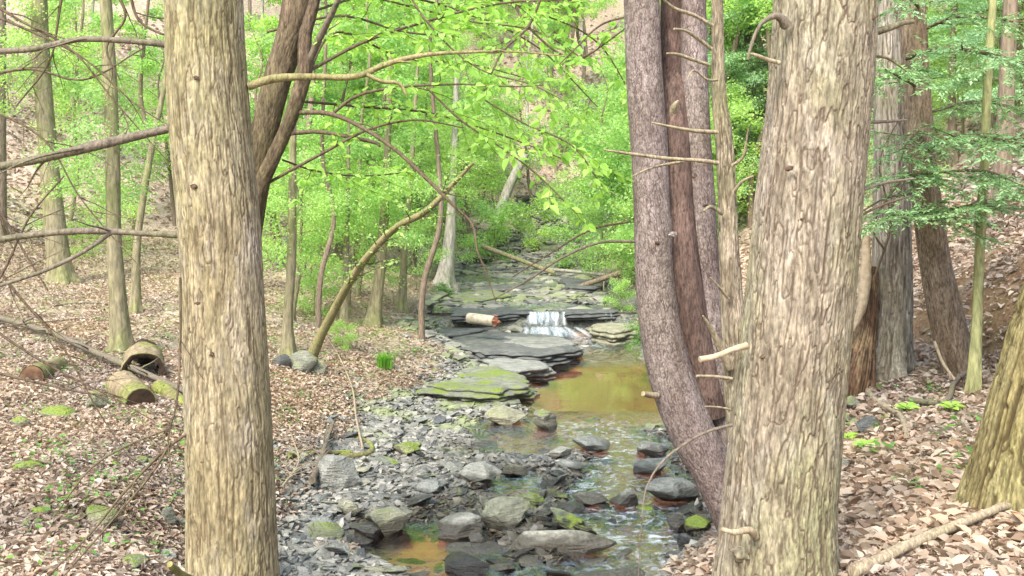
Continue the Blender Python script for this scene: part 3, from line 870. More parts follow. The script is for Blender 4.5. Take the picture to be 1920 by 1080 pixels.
rngs = np.random.default_rng(3)
HERO = [  # px, py of the foot, width px, height px, material, tilt, label
    (635, 945, 84, 62, 'rock_pale', 0.35, "large pale angular boulder with a moss streak beside the dead branches"),
    (727, 1003, 92, 52, 'rock_olive', 0.0, "rounded olive boulder at the head of the small brown pool"),
    (692, 1013, 74, 30, 'rock', 0.3, "tilted grey slab leaning at the left edge of the small brown pool"),
    (860, 1008, 86, 36, 'rock_pale', 0.0, "pale lumpy stone just right of the small brown pool"),
    (942, 1002, 96, 52, 'rock_olive', -0.1, "big round-topped olive boulder in the middle of the gravel bar"),
    (1062, 1040, 186, 44, 'rock_pale', -0.03, "longest flat slab in the foreground, lying across the riffle"),
    (606, 1045, 84, 44, 'rock_moss_full', 0.1, "stone capped with bright green moss at the lower left of the creek"),
    (806, 938, 72, 26, 'rock', 0.05, "flat grey stone with a dark shaded foot, left of the tan one"),
    (902, 911, 82, 26, 'rock_pale', 0.0, "flat tan stone in the centre of the gravel bar"),
    (945, 797, 78, 30, 'rock_olive', 0.2, "smooth flat slab tilted at the left tip of the brown pool"),
    (1022, 803, 50, 36, 'rock_mossy', 0.2, "greenish block standing where the gravel spit meets the pool"),
    (1113, 846, 82, 24, 'rock', 0.0, "low grey stone standing alone in the green water"),
    (1266, 943, 112, 38, 'rock', 0.0, "wide grey boulder under the leaning double trunk"),
    (1173, 950, 62, 30, 'rock', 0.0, "whitish grey block at the edge of the running water"),
    (1105, 950, 66, 22, 'rock_pale', 0.0, "flat pale stone left of the whitish grey block"),
    (1040, 940, 52, 20, 'rock_olive', 0.0, "small rounded tan stone behind the gravel bar"),
    (765, 862, 54, 30, 'rock_moss_full', 0.0, "moss topped round stone at the upper gravel bar"),
    (1218, 890, 72, 22, 'rock', -0.25, "grey layered slab tipped into the stream"),
    (1228, 855, 64, 26, 'rock', 0.1, "grey stone lying against the leaning trunk"),
    (1291, 1040, 44, 38, 'rock_dark', 0.1, "dark block at the water edge beside the big trunk"),
    (1313, 998, 62, 26, 'rock_moss_full', 0.0, "green mossy stone beside the big trunk base"),
    (1270, 995, 40, 32, 'rock_pale', 0.2, "pale grey egg shaped stone by the right water edge"),
    (999, 960, 62, 24, 'rock_mossy', 0.15, "dark wedge stone with a moss cap behind the olive boulder"),
    (1068, 1000, 84, 32, 'rock_mossy', 0.55, "narrow moss ridged slab tipped down to the right"),
    (610, 1088, 90, 40, 'rock_pale', 0.2, "light slab at the bottom edge near the left trunk"),
    (1050, 872, 52, 18, 'rock_pale', 0.0, "pale tan stone among pebbles below the pool outlet"),
    (962, 892, 50, 20, 'rock_olive', 0.25, "tilted olive stone above the flat tan one"),
    (757, 748, 58, 20, 'rock_moss_full', 0.0, "flat pad stone fully green with moss on the upper bar"),
    (868, 1078, 92, 34, 'rock_dark', 0.0, "dark low stone at the lower rim of the small brown pool"),
    (700, 1085, 90, 24, 'rock_dark', 0.1, "dark slab at the bottom left rim of the small brown pool"),
    (1335, 1045, 50, 24, 'rock', 0.0, "grey stone wedged against the big trunk base"),
    (560, 1010, 60, 24, 'rock', 0.1, "grey flat stone next to the left trunk"),
    (545, 1060, 70, 26, 'rock_dark', 0.0, "dark flat stone low beside the left trunk"),
    (655, 985, 48, 30, 'rock_olive', 0.1, "olive block behind the tilted grey slab"),
    (600, 975, 60, 22, 'rock', 0.3, "grey wedge lying under the pale angular boulder"),
    (895, 1028, 36, 26, 'rock_pale', 0.3, "small pale wedge between the pool and the long slab"),
    (1150, 1100, 150, 26, 'rock_pale', 0.0, "light flat slab at the very bottom right of the creek"),
]
for (px, py, w, h, mat, tilt, lab) in HERO:
    d = 2.80 * F / (py - HOR)
    d = (-wlev(d)) * F / (py - HOR)
    sx = w / F * d / 2; hh = h / F * d
    dep = sx * 1.0 if w < 120 else sx * 0.5
    base = rock_shape(rngs, IC4, 1.0, 17, 0.05, 1.0)
    v = base[0].copy(); v[:, 0] /= np.abs(v[:, 0]).max(); v[:, 1] /= np.abs(v[:, 1]).max(); v[:, 2] /= np.abs(v[:, 2]).max()
    v *= np.array([sx * 1.08, dep, hh * 0.66])
    me = mesh_from("stone", v, [base[1]], M[mat], False)
    x, y = (px - CX) / F * (d + dep * .7), d + dep * 0.7
    o = link("stone", me, (x, y, max(wlev(y) - 0.02, min(ground(x, y), wlev(y) + 0.08)) + hh * 0.42)); o.rotation_euler = (rngs.uniform(-.08, .08), tilt * 0.8, rngs.uniform(-0.2, 0.2))
    tag(o, lab, "stone", "stones in the creek bed")

# mossy and bare stones on the banks
BANK = [
    (172, 985, 80, 30, 'rock_moss_full', "long yellow green mossy stone in the leaves at lower left"),
    (314, 992, 34, 44, 'rock_mossy', "upright mossy stone leaning beside the left trunk"),
    (336, 1000, 36, 26, 'rock_olive', "small olive stone at the foot of the upright mossy one"),
    (100, 788, 70, 28, 'rock_moss_full', "rust and moss coloured stone left of the cut logs"),
    (34, 806, 46, 24, 'rock_moss_full', "dark mossy stone at the left edge of the picture"),
    (180, 768, 46, 40, 'rock_moss_full', "moss covered stump stone left of the cut logs"),
    (185, 1062, 36, 20, 'rock_olive', "small olive stone at the bottom left"),
    (28, 890, 80, 20, 'rock_moss_full', "broad moss cushion at the left picture edge"),
    (62, 972, 60, 14, 'rock_moss_full', "thin moss cushion among leaves near the left edge"),
    (210, 880, 40, 14, 'rock_moss_full', "moss cushion under the crossing twigs"),
    (395, 1010, 10, 6, 'rock_olive', "tiny stone behind the left trunk"),
    (250, 870, 44, 14, 'rock_moss_full', "flat moss pad stone between twigs and left trunk"),
    (330, 878, 40, 14, 'rock_moss_full', "moss pad touching the left trunk edge"),
    (560, 700, 66, 44, 'rock_mossy', "mossy rock heap under the leaning sapling"),
    (525, 690, 34, 26, 'rock_dark', "dark hollow rock beside the mossy heap"),
    (590, 702, 40, 26, 'rock_olive', "tan rock at the foot of the leaning sapling"),
    (640, 860, 36, 14, 'rock_moss_full', "small moss pad at the end of the bent mossy root"),
    (1600, 770, 44, 32, 'rock_mossy', "mossy rock directly right of the big trunk"),
    (1628, 812, 54, 34, 'rock_dark', "dark rock below the rotten trunk"),
    (1585, 800, 40, 26, 'rock_mossy', "green tinted rock wedged behind the big trunk"),
    (1578, 885, 46, 26, 'rock_olive', "low olive rock touching the big trunk side"),
    (1735, 765, 44, 16, 'rock', "flat grey rock sticking out of the right bank"),
    (300, 1052, 70, 20, 'rock_pale', "pale flat rock in leaves near the left trunk foot"),
    (230, 1075, 90, 20, 'rock_mossy', "broad flat rock half buried at the bottom left"),
]


def ray_ground(px, py):
    """where the sight line through a pixel meets the ground"""
    ds = np.linspace(3.0, 70, 3000)
    x = (px - CX) / F * ds; z = -(py - HOR) / F * ds
    g = height(x, ds)
    k = np.argmax(g >= z)
    return np.array([x[k], ds[k], g[k]])


for (px, py, w, h, mat, lab) in BANK:
    p = ray_ground(px, py); d = p[1]
    sx = w / F * d / 2; hh = h / F * d
    base = rock_shape(rngs, IC3, 1.0, 11, 0.08, 1.0)
    v = base[0].copy(); v /= np.abs(v).max(axis=0); v *= np.array([sx, sx * 0.8, hh * 0.62])
    o = link("stone", mesh_from("stone", v, [base[1]], M[mat], True), (p[0], p[1] + sx * .5, ground(p[0], p[1] + sx * .5) + hh * 0.3))
    o.rotation_euler = (0, rngs.uniform(-.12, .12), rngs.uniform(-.3, .3))
    tag(o, lab, "stone", "stones on the banks")

# loose stones on the bar: shapes shared, each stone an object of its own
variants = []
for k in range(16):
    v, f = rock_shape(rngs, IC3, rngs.uniform(0.14, 0.38), 12, 0.06, rngs.uniform(1.1, 1.7))
    variants.append([mesh_from("stone", v, [f], M[m_], False) for m_ in ('rock', 'rock_dark', 'rock_pale', 'rock_olive', 'rock_mossy')])
placed = 0
tries = 0
while placed < 270 and tries < 6000:
    tries += 1
    py = 745 + 345 * rngs.random() ** 0.8; px = rngs.uniform(520, 1340)
    d = 2.75 * F / (py - HOR); x = (px - CX) / F * d
    if not (-2.3 < x < 1.9) or d < 6.3: continue
    dmv = float(deep_mask(np.array([x]), np.array([d]))[0])
    if dmv > 0.5 and rngs.random() < 0.78: continue
    if dmv > 0.3 and 13.2 < d < 18: continue
    rel_ = ground(x, d) - wlev(d)
    if rel_ > 0.4: continue
    s = rngs.choice([0.05, 0.08, 0.12, 0.17], p=[0.3, 0.38, 0.24, 0.08]) * rngs.uniform(0.8, 1.25)
    if d > 12: s *= 0.75
    mi = rngs.choice([0, 1, 2, 3, 4], p=[0.38, 0.26, 0.12, 0.18, 0.06])
    lab = ["medium grey shale stone lying loose among pebbles in the creek bed", "dark wet shale stone lying loose among pebbles in the creek bed", "pale loose stone among pebbles in the creek bed",
           "olive tinted loose stone among pebbles in the creek bed", "loose creek bed stone flecked with moss among pebbles"][mi]
    z = max(ground(x, d), wlev(d) - 0.03) + s * 0.12
    zn = ("below the mossy slab" if d > 13 else "by the pool outlet" if d > 11.2 else "in mid bar" if d > 9.6 else "near the small brown pool" if x < 0 else "near the long flat slab") + (" on the left" if x < -1.1 else " towards the running water" if x > 0.7 else "")
    lab = lab.replace(" in the creek bed", "").replace(" among pebbles", "").replace("lying ", "") + " " + zn
    stone_object("stone", variants[rngs.integers(16)][mi], (x, d, z), (s * 1.1, s, s * rngs.uniform(.6, .95)), (rngs.normal() * 0.22, rngs.normal() * 0.22, rngs.uniform(0, 6.28)), lab, "stone", "loose stones " + zn)
    placed += 1


def gravel(n, region, smin, smax, seed, name, label, box=None, tl=0.28):
    rg = np.random.default_rng(seed)
    v0, f0 = IC1
    region = region or (0, 700, 100, 1000)
    px = rg.uniform(region[0], region[2], n * 4); py = rg.uniform(region[1], region[3], n * 4)
    d = 2.72 * F / (py - HOR); x = (px - CX) / F * d
    if box: x = rg.uniform(box[0], box[1], n * 4); d = rg.uniform(box[2], box[3], n * 4)
    z = height(x, d); w = wlev(d)
    ok = (z - w < 0.42 + 0.15 * rg.random(len(z))) & (z - w > -0.12) & (x > -2.9) & (x < 2.2) & ((d < 20.5) | (box is not None))
    ok &= rg.random(len(x)) > leaf_edge(x, d) * 0.93
    ok &= ~((deep_mask(x, d) > 0.35) & (rg.random(len(x)) < 0.82))
    x, d, z = x[ok][:n], d[ok][:n], z[ok][:n]
    n = len(x)
    s = smin + (smax - smin) * rg.random(n) ** 2.5
    sc = np.column_stack([s * rg.uniform(0.9, 1.7, n), s * rg.uniform(0.6, 1.1, n), s * rg.uniform(0.18, 0.5, n)])
    vv = v0[None] * (1 + 0.28 * (rg.random((n, len(v0), 3)) - 0.5) * 2) * sc[:, None, :]
    a = rg.uniform(0, 6.28, n); ca, sa = np.cos(a)[:, None], np.sin(a)[:, None]
    tx = rg.normal(size=(n, 1)) * tl; ty = rg.normal(size=(n, 1)) * tl
    X = vv[..., 0] * ca - vv[..., 1] * sa; Y = vv[..., 0] * sa + vv[..., 1] * ca; Z = vv[..., 2] + X * tx + Y * ty
    V = np.stack([X + x[:, None], Y + d[:, None], Z + (z + s * 0.1)[:, None]], -1).reshape(-1, 3)
    Fc = (np.arange(n)[:, None, None] * len(v0) + f0[None]).reshape(-1, 3)
    return tag(link(name, mesh_from(name, V, [Fc], M['gravel'], False)), label, "gravel", kind="stuff")


gravel(34000, (500, 700, 1340, 1100), 0.013, 0.065, 11, "gravel", "grey shale gravel and pebbles covering the creek bar")
gravel(4200, None, 0.04, 0.20, 12, "gravel", "loose flat shale plates on the wet rock above the waterfall", (-1.8, 3.2, 21.5, 36), 0.07)
gravel(1500, None, 0.05, 0.35, 14, "gravel", "dark tumbled rocks of the upper creek gully", (0.2, 5.5, 34, 47), 0.3)
gravel(900, None, 0.03, 0.16, 13, "gravel", "loose flat shale plates between the ledges below the waterfall", (-2.2, 0.6, 16.5, 20.8), 0.08)


# ------------------------------------------------------------------ ledges: layered slabs cut from outlines
def slab(poly, z, thick, layers, mat, label, seed, group="rock ledges around the small waterfall", name="rock_ledge", inset=0.04, cat="rock ledge", tilt=(0, 0)):
    """poly: outline in photo pixels on the plane z (clockwise or not); layered thin beds with ragged edges"""
    rg = np.random.default_rng(seed)
    pts = np.array([PZ(px, py, z)[:2] for px, py in poly])
    c = pts.mean(0)
    n = 90
    loop = np.vstack([pts, pts[:1]])
    seg = np.linalg.norm(np.diff(loop, axis=0), axis=1); s = np.concatenate([[0], np.cumsum(seg)])
    u = np.linspace(0, s[-1], n, endpoint=False)
    ring = np.column_stack([np.interp(u, s, loop[:, 0]), np.interp(u, s, loop[:, 1])])
    mb = MB()
    base = np.array([c[0], c[1], z])
    for L in range(layers):
        zt = z - thick * L / layers; zb = z - thick * (L + 0.96) / layers
        off = rg.uniform(-inset, inset) - 0.0 * L + (inset * 0.6 if L % 2 else 0)
        ja = (fbm(u * 3.0, u * 0 + L * 7.3 + seed, seed, 3) - 0.5) * 0.34 + (vn2(u * 9, u * 0 + L, seed + 3) - 0.5) * 0.10 + (_h(np.floor(u * 7), u * 0 + L, seed) - 0.5) * 0.06
        out = unit(ring - c)
        r0 = ring + out * (off + ja)[:, None]
        rows = []
        def zz(r, zz0): return zz0 + (r[:, 0] - c[0]) * tilt[0] + (r[:, 1] - c[1]) * tilt[1]
        for f_, dz in ((0.02, 0), (0.35, 0), (0.65, 0), (0.85, 0), (0.95, 0), (0.99, -0.006), (1.0, -0.02)):
            r = c + (r0 - c) * f_
            zr = zz(r, zt + dz) + (fbm(r[:, 0] * 2.2, r[:, 1] * 2.2, seed + L, 4) - 0.5) * (0.05 if L == 0 else 0.01) - 0.02 * sstep(.9, 1, f_)
            rows.append(np.column_stack([r, zr]))
        r = c + (r0 - c) * 0.985; rows.append(np.column_stack([r, zz(r, zb)]))
        r = c + (r0 - c) * 0.05; rows.append(np.column_stack([r, zz(r, zb)]))
        v = np.concatenate(rows); m = len(rows)
        i = np.arange(m - 1)[:, None] * n; j = np.arange(n)[None, :]; j2 = (j + 1) % n
        mb.add(v, np.stack([i + j, i + n + j, i + n + j2, i + j2], -1).reshape(-1, 4))
    o = link(name, mb.mesh(name, M[mat], base), base)
    for p in o.data.polygons: pass
    return tag(o, label, cat, group)


slab([(745, 712), (800, 702), (870, 690), (935, 682), (985, 706), (994, 720), (935, 733), (870, 729), (800, 722)], -2.47, 0.22, 4, 'rock_mossy', "mossy layered slab jutting into the brown pool", 1)
slab([(905, 672), (960, 666), (1012, 671), (1040, 685), (960, 694), (915, 686)], -2.52, 0.16, 3, 'rock_pale', "pale bare slab at the upper end of the brown pool", 2)
slab([(835, 622), (885, 612), (960, 620), (1060, 630), (1092, 652), (1005, 664), (905, 660), (845, 642)], -2.42, 0.28, 5, 'rock_dark', "broad dark slab in front of the waterfall", 3)
slab([(950, 628), (1060, 632), (1082, 644), (1010, 650), (955, 640)], -2.395, 0.05, 1, 'rock', "thin tan sheet of rock on top of the broad dark slab", 4)
slab([(765, 610), (840, 594), (905, 600), (930, 612), (870, 622), (795, 632)], -2.36, 0.3, 4, 'rock_dark', "stepped grey ledge left of the broad slab", 5)
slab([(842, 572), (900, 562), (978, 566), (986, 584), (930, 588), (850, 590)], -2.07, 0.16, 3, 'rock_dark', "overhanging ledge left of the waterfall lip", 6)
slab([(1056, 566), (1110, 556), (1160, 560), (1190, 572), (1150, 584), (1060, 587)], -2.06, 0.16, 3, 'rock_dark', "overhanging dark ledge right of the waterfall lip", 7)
slab([(1110, 600), (1150, 590), (1200, 596), (1210, 612), (1150, 622), (1112, 614)], -2.30, 0.28, 4, 'rock_olive', "stacked thin slabs right of the waterfall", 8)
slab([(975, 566), (1066, 566), (1068, 584), (976, 584)], -2.13, 0.12, 2, 'rock_dark', "wet lip stone under the falling water", 9)
slab([(870, 528), (920, 520), (1000, 520), (1040, 528), (980, 540), (890, 542)], -1.90, 0.12, 2, 'rock_dark', "flat bed of wet rock above the waterfall", 10)
slab([(1050, 520), (1110, 514), (1150, 524), (1120, 538), (1060, 536)], -1.82, 0.16, 2, 'rock_dark', "wet rock shelf on the right above the waterfall", 11)
slab([(860, 548), (930, 542), (960, 552), (900, 562), (850, 562)], -1.94, 0.14, 3, 'rock_mossy', "moss edged shelf above the left ledge", 12)
# back wall under the lip
mbw = MB()
xs_ = np.linspace(-1.5, 2.5, 80); zs_ = np.linspace(-2.75, -2.08, 14)
A_, B_ = np.meshgrid(xs_, zs_)
yy_ = 21.32 + 0.1 * (_h(np.floor(B_ * 18), B_ * 0 + 1)) + 0.08 * vn2(A_ * 3, B_ * 8, 5)
kk = np.arange(13)[:, None] * 80; jj = np.arange(79)[None, :]
mbw.add(np.column_stack([A_.ravel(), yy_.ravel(), B_.ravel()]), np.stack([kk + jj, kk + jj + 1, kk + 80 + jj + 1, kk + 80 + jj], -1).reshape(-1, 4))
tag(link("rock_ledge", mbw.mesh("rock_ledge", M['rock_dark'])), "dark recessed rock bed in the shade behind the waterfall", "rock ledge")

# ------------------------------------------------------------------ trees close to the camera
def px_path(rows, d=None):
    """rows (px, py, width px[, d]) -> points, radii"""
    pts, rad = [], []
    for r in rows:
        dd = r[3] if len(r) > 3 else d
        pts.append(P(r[0], r[1], dd)); rad.append(r[2] / 2 / F * dd)
    return np.array(pts), np.array(rad)


def extend(pts, rad, zlow=None, ztop=None, taper=0.8):
    """pts run from top to foot; lengthen beyond the frame and into the ground"""
    if ztop is not None:
        dv = pts[0] - pts[1]; dv = dv / abs(dv[2])
        dv[:2] *= 0.6
        k = ztop - pts[0][2]
        pts = np.vstack([pts[0] + dv * k, pts[0] + dv * k * 0.5, pts]); rad = np.concatenate([[rad[0] * taper * .8, rad[0] * taper], rad])
    if zlow is not None:
        dv = pts[-1] - pts[-2]; dv = dv / abs(dv[2])
        k = max(0.05, pts[-1][2] - zlow)
        pts = np.vstack([pts, pts[-1] + dv * k]); rad = np.append(rad, rad[-1] * 1.02)
    return pts[::-1].copy(), rad[::-1].copy()     # foot first


def twigs(mb, path, r, every, length, seed, depth=1, spread=(0.5, 1.0), droop=0.15, up=0.0, kink=0.12, start=0.15):
    """bare side twigs off a branch; returns list of twig centre lines"""
    rg = np.random.default_rng(seed)
    out = []
    L = np.linalg.norm(np.diff(path, axis=0), axis=1).sum(); n = max(1, int(L / every))
    side = 1
    T, N, B = frames(path)
    for k in range(n):
        s = start + (1 - start) * (k + rg.random() * 0.8) / n
        i = min(len(path) - 2, int(s * (len(path) - 1)))
        side = -side
        t = T[i]; h = unit(np.cross(t, [0, 0, 1.0]) + rg.normal(size=3) * 0.25) * side
        a = rg.uniform(*spread)
        dv = unit(t * math.cos(a) + h * math.sin(a) + np.array([0, 0, up]))
        ll = length * rg.uniform(0.45, 1.1) * (1 - 0.45 * s)
        m = 6; pts = [path[i]]
        for q in range(m):
            dv = unit(dv + rg.normal(size=3) * kink + np.array([0, 0, -droop / m]))
            pts.append(pts[-1] + dv * ll / m)
        pts = np.array(pts); r0 = max(0.0012, r * 0.5 * (1 - 0.5 * s))
        c = tube(mb, pts, np.linspace(r0, 0.0009, len(pts)), 4, 10)
        out.append(c)
        if depth > 1:
            out += twigs(mb, c, r0, every * 0.8, length * 0.5, seed * 7 + k + 1, depth - 1, spread, droop, up, kink)
    return out


def leafy(mb, lines, every, L, W, seed, six=True, tilt=0.5, sagg=0.3):
    rg = np.random.default_rng(seed)
    pos, ax, nr = [], [], []
    for c in lines:
        T = np.gradient(c, axis=0)
        ln = np.linalg.norm(np.diff(c, axis=0), axis=1).sum(); n = max(1, int(ln / every))
        s = (np.arange(n) + rg.random(n) * 0.6) / n * (len(c) - 1)
        i = np.clip(s.astype(int), 0, len(c) - 2)
        p = c[i] + (c[i + 1] - c[i]) * (s - i)[:, None]
        t = unit(T[i]); sd = unit(np.cross(t, [0, 0, 1.0]) + 1e-6) * np.where(np.arange(n) % 2 == 0, 1, -1)[:, None]
        a = unit(t * 0.7 + sd * 0.8 + rg.normal(size=(n, 3)) * 0.3 + np.array([0, 0, -sagg]))
        pos.append(p); ax.append(a); nr.append(unit(np.array([0, 0, 1.0]) + rg.normal(size=(n, 3)) * tilt))
    pos, ax, nr = np.concatenate(pos), np.concatenate(ax), np.concatenate(nr)
    n = len(pos); sz = rg.uniform(0.55, 1.15, n)
    if six: v, f = leaf6(pos, ax, nr, L * sz, W * sz, 0.22, rg)
    else: v, f = leaf4(pos, ax, nr, L * sz, W * sz)
    mb.add(v, f)


def branch_part(root, rows, d, mat='branch', tw=None, seed=0, seg=8, name="branch", wob=0.12):
    pts, rad = px_path(rows, d)
    mb = MB()
    c = tube(mb, pts, rad, seg, max(12, len(pts) * 7), wob, seed)
    lines = []
    if tw:
        lines = twigs(mb, c, rad[0], tw[0], tw[1], seed + 5, tw[2] if len(tw) > 2 else 1, droop=tw[3] if len(tw) > 3 else 0.15)
    mb.part(name, M[mat], root)
    return c, lines


def knot_part(root, px, py, d, r, mat='knot', name="knot", stub=0.0, dirx=0.0):
    """a ring of bark round a dark scar, facing the camera"""
    p = P(px, py, d)
    mb = MB()
    v, f = rock_shape(np.random.default_rng(int(px + py)), IC3, 1.0, 6, 0.18, 1.1)
    mb.add(v * np.array([r, r * 0.5, r * 0.75]) + p, f)
    if stub:
        tube(mb, [p, p + np.array([dirx * stub * 0.5, -stub * 0.5, stub * 0.1]), p + np.array([dirx * stub, -stub * .6, stub * 0.4])], [r * .5, r * 0.35, r * 0.15], 6, 8, 0.2)
    mb.part(name, M[mat], root)


# --- left trunk
root = thing("hemlock_tree", "thick olive tan trunk in the left foreground with bare side branches", "tree", (P(436, 1080, 4.05)[0], 4.05, -1.95))
pts, rad = px_path([(382, -10, 147), (388, 130, 150), (400, 270, 151), (412, 420, 151), (417, 540, 149), (424, 700, 156), (431, 850, 160), (436, 1080, 164)], 4.05)
pts, rad = extend(pts, rad, -2.25, 7.5)
mb = MB(); bark_trunk(mb, pts, rad, 'ridge', 11, 320, 0.0065, -1.95, 0.15)
mb.part("trunk", M['left_bark'], root, crack=True)
B = branch_part
B(root, [(322, 84, 14), (230, 76, 11), (150, 74, 11), (60, 92, 12), (-60, 98, 10), (-200, 120, 8)], 4.05, 'branch', (0.35, 0.5, 1, 0.5), 1)
B(root, [(330, 238, 17), (270, 252, 16), (200, 268, 19), (110, 290, 17), (40, 305, 16), (-60, 320, 14), (-220, 330, 9)], 4.05, 'branch', (0.4, 0.5, 1, 0.5), 2)
B(root, [(338, 441, 13), (260, 437, 11), (190, 433, 13), (90, 437, 12), (-20, 452, 12), (-180, 470, 8)], 4.05, 'branch', (0.5, 0.4, 1, 0.3), 3)
B(root, [(208, 437, 8, 4.05), (160, 470, 8, 3.95), (90, 505, 8, 3.9), (0, 535, 7, 3.8), (-60, 552, 5, 3.8)], 4.05, 'branch', (0.35, 0.3, 1, 0.3), 4)
B(root, [(352, 812, 6), (320, 835, 6), (240, 915, 5), (170, 1000, 4), (90, 1080, 3), (40, 1130, 2)], 3.95, 'twig', (0.22, 0.35, 2, 0.3), 5)
B(root, [(320, 830, 5), (290, 880, 5), (220, 965, 4), (120, 1080, 3)], 3.9, 'twig', (0.3, 0.3, 1, 0.3), 6)
B(root, [(322, 802, 4), (260, 826, 4), (180, 870, 4), (100, 970, 2)], 3.95, 'twig', (0.2, 0.25, 1, 0.6), 7)
B(root, [(338, 520, 5, 3.9), (338, 640, 5, 3.9), (330, 760, 4, 3.85), (316, 820, 3, 3.85), (330, 920, 2, 3.8)], 3.9, 'twig', (0.2, 0.22, 1, 0.6), 8)
# right-hand limb that forks
B(root, [(466, 162, 16), (510, 148, 16), (580, 144, 13), (680, 140, 12), (715, 124, 11), (790, 104, 9), (870, 98, 6), (960, 97, 4), (1060, 105, 2)], 4.05, 'branch_olive', (0.3, 0.25, 1, 0.1), 9, 10)
B(root, [(688, 140, 8), (715, 152, 8), (750, 158, 7), (762, 178, 5)], 4.04, 'branch_olive', None, 10)
B(root, [(318, 1058, 12, 3.6), (330, 1070, 14, 3.65), (370, 1092, 14, 3.8)], 3.7, 'moss_log', None, 12)
for (kx, ky, kr) in ((363, 350, .014), (370, 569, .011), (397, 664, .012), (367, 146, .012), (380, 865, .012), (390, 992, .012)):
    knot_part(root, kx, ky, 4.05 - 0.165, kr)

# twigs reaching in from the left, dead lower limbs of a tree beyond the edge
root = thing("hemlock_tree", "tree left of the frame showing only thin dark dead twigs crossing the upper left corner", "tree", (-3.4, 4.6, ground(-3.4, 4.6)))
mb = MB(); pp = np.array([[-3.4, 4.6, ground(-3.4, 4.6) - .2], [-3.45, 4.6, 0.5], [-3.4, 4.7, 5]])
bark_trunk(mb, pp, [0.16, 0.14, 0.1], 'ridge', 51, 90, 0.03, pp[0][2] + .2, 0.3); mb.part("trunk", M['left_bark'], root, crack=True)
tips = [((-60, -20), (40, 40), (130, 90), (215, 190), (330, 320)), ((-60, 10), (60, 60), (150, 105), (260, 200), (420, 290)), ((-100, 200), (0, 215), (80, 260), (150, 370), (280, 520)),
        ((-100, 330), (0, 400), (50, 480), (90, 545)), ((-80, 560), (20, 640), (120, 700), (200, 740), (290, 790)), ((240, -30), (262, 40), (330, 75), (440, 150)), ((120, -40), (110, 30), (95, 110), (30, 200)),
        ((-60, 150), (60, 130), (150, 150), (270, 90)), ((-60, 600), (0, 520), (60, 400), (120, 330)), ((-40, 690), (60, 715), (150, 735), (230, 745)), ((210, -30), (235, 30), (200, 90), (225, 150)), ((-60, 430), (40, 560), (110, 640), (190, 780), (250, 870))]
for k, tp in enumerate(tips):
    dd = 4.4 + 0.25 * (k % 4)
    rows = [(x_, y_, 6.5 - 1.2 * q, dd) for q, (x_, y_) in enumerate(tp)]
    branch_part(root, rows, dd, 'twig', (0.16, 0.42, 2, 0.25), 60 + k, 5, "twig")

# --- dark double stem behind the left trunk, with big fresh leaves
root = thing("birch_tree", "dark brown double stem leaning out behind the left foreground trunk, arching leafy branches", "tree", (P(430, 800, 6.6)[0], 6.6, ground(P(430, 800, 6.6)[0], 6.6)))
pts, rad = px_path([(565, -20, 62), (548, 60, 56), (520, 150, 54), (500, 230, 52), (482, 320, 56), (462, 430, 60), (440, 620, 66), (428, 800, 78)], 6.6)
pts, rad = extend(pts, rad, -2.3, 7)
mb = MB(); bark_trunk(mb, pts, rad, 'ridge', 12, 110, 0.015, ground(pts[0][0], 6.6), 0.4)
mb.part("trunk", M['dark_bark'], root, crack=True)
pts, rad = px_path([(600, -40, 20), (585, 20, 22), (572, 70, 25), (572, 125, 30), (558, 185, 28), (540, 235, 26), (515, 290, 27), (492, 340, 30), (470, 400, 32)], 6.5)
pts, rad = extend(pts, rad, None, 5)
mb = MB(); bark_trunk(mb, pts, rad, 'fine', 13, 70, 0.015)
mb.part("stem", M['dark_bark'], root, crack=True)
LF = MB()
def near_leafy(rows, d, seed, tw=(0.16, 0.55, 2, 0.2), every=0.05, L=0.078, W=0.054, mat='twig', leaf=True):
    c, lines = branch_part(root, rows, d, mat, tw, seed)
    if leaf and lines: leafy(LF, lines, every, L, W, seed)
near_leafy([(575, 125, 15, 6.5), (600, 70, 13, 6.4), (625, 20, 11, 6.3), (650, -40, 9, 6.2)], 6.5, 20, mat='branch', tw=(0.4, 0.5, 1))
near_leafy([(558, 211, 9, 6.5), (610, 212, 9, 6.4), (680, 240, 8, 6.2), (740, 280, 8, 6.1), (800, 335, 8, 6.0), (850, 385, 6, 5.9), (884, 418, 5, 5.9), (895, 470, 4, 5.8), (915, 520, 3, 5.8), (930, 568, 2, 5.8)], 6.5, 21, tw=(0.5, 0.3, 1), leaf=False)
near_leafy([(625, 212, 6, 6.4), (660, 185, 6, 6.3), (740, 165, 5, 6.1), (860, 158, 4, 6.0), (980, 162, 3, 5.9), (1020, 160, 2, 5.9)], 6.4, 22, tw=(0.2, 0.5, 2, 0.25))
near_leafy([(545, 250, 9, 6.5), (590, 247, 8, 6.5), (650, 256, 7, 6.4), (705, 268, 7, 6.4), (712, 274, 5, 6.3)], 6.5, 23, tw=(0.3, 0.3, 1))
near_leafy([(490, 350, 6, 6.6), (600, 290, 6, 6.4), (700, 240, 5, 6.3), (780, 225, 4, 6.2), (870, 240, 2, 6.2)], 6.5, 24, tw=(0.3, 0.3, 1))
near_leafy([(575, 135, 7, 6.5), (680, 80, 6, 6.7), (800, 40, 5, 6.9), (950, 5, 4, 7.1), (1080, 0, 3, 7.2)], 6.5, 25)
near_leafy([(1025, -30, 5, 6.9), (990, 50, 5, 6.8), (940, 100, 4, 6.6), (905, 180, 3, 6.5)], 6.8, 26)
near_leafy([(750, -40, 4, 6.6), (800, 40, 4, 6.5), (900, 130, 3, 6.4), (1000, 160, 3, 6.3), (1060, 190, 2, 6.2)], 6.6, 27)
near_leafy([(800, 165, 4, 6.1), (870, 230, 4, 6.0), (930, 270, 3, 6.0), (1010, 330, 3, 5.9), (1080, 400, 2, 5.9)], 6.0, 28)
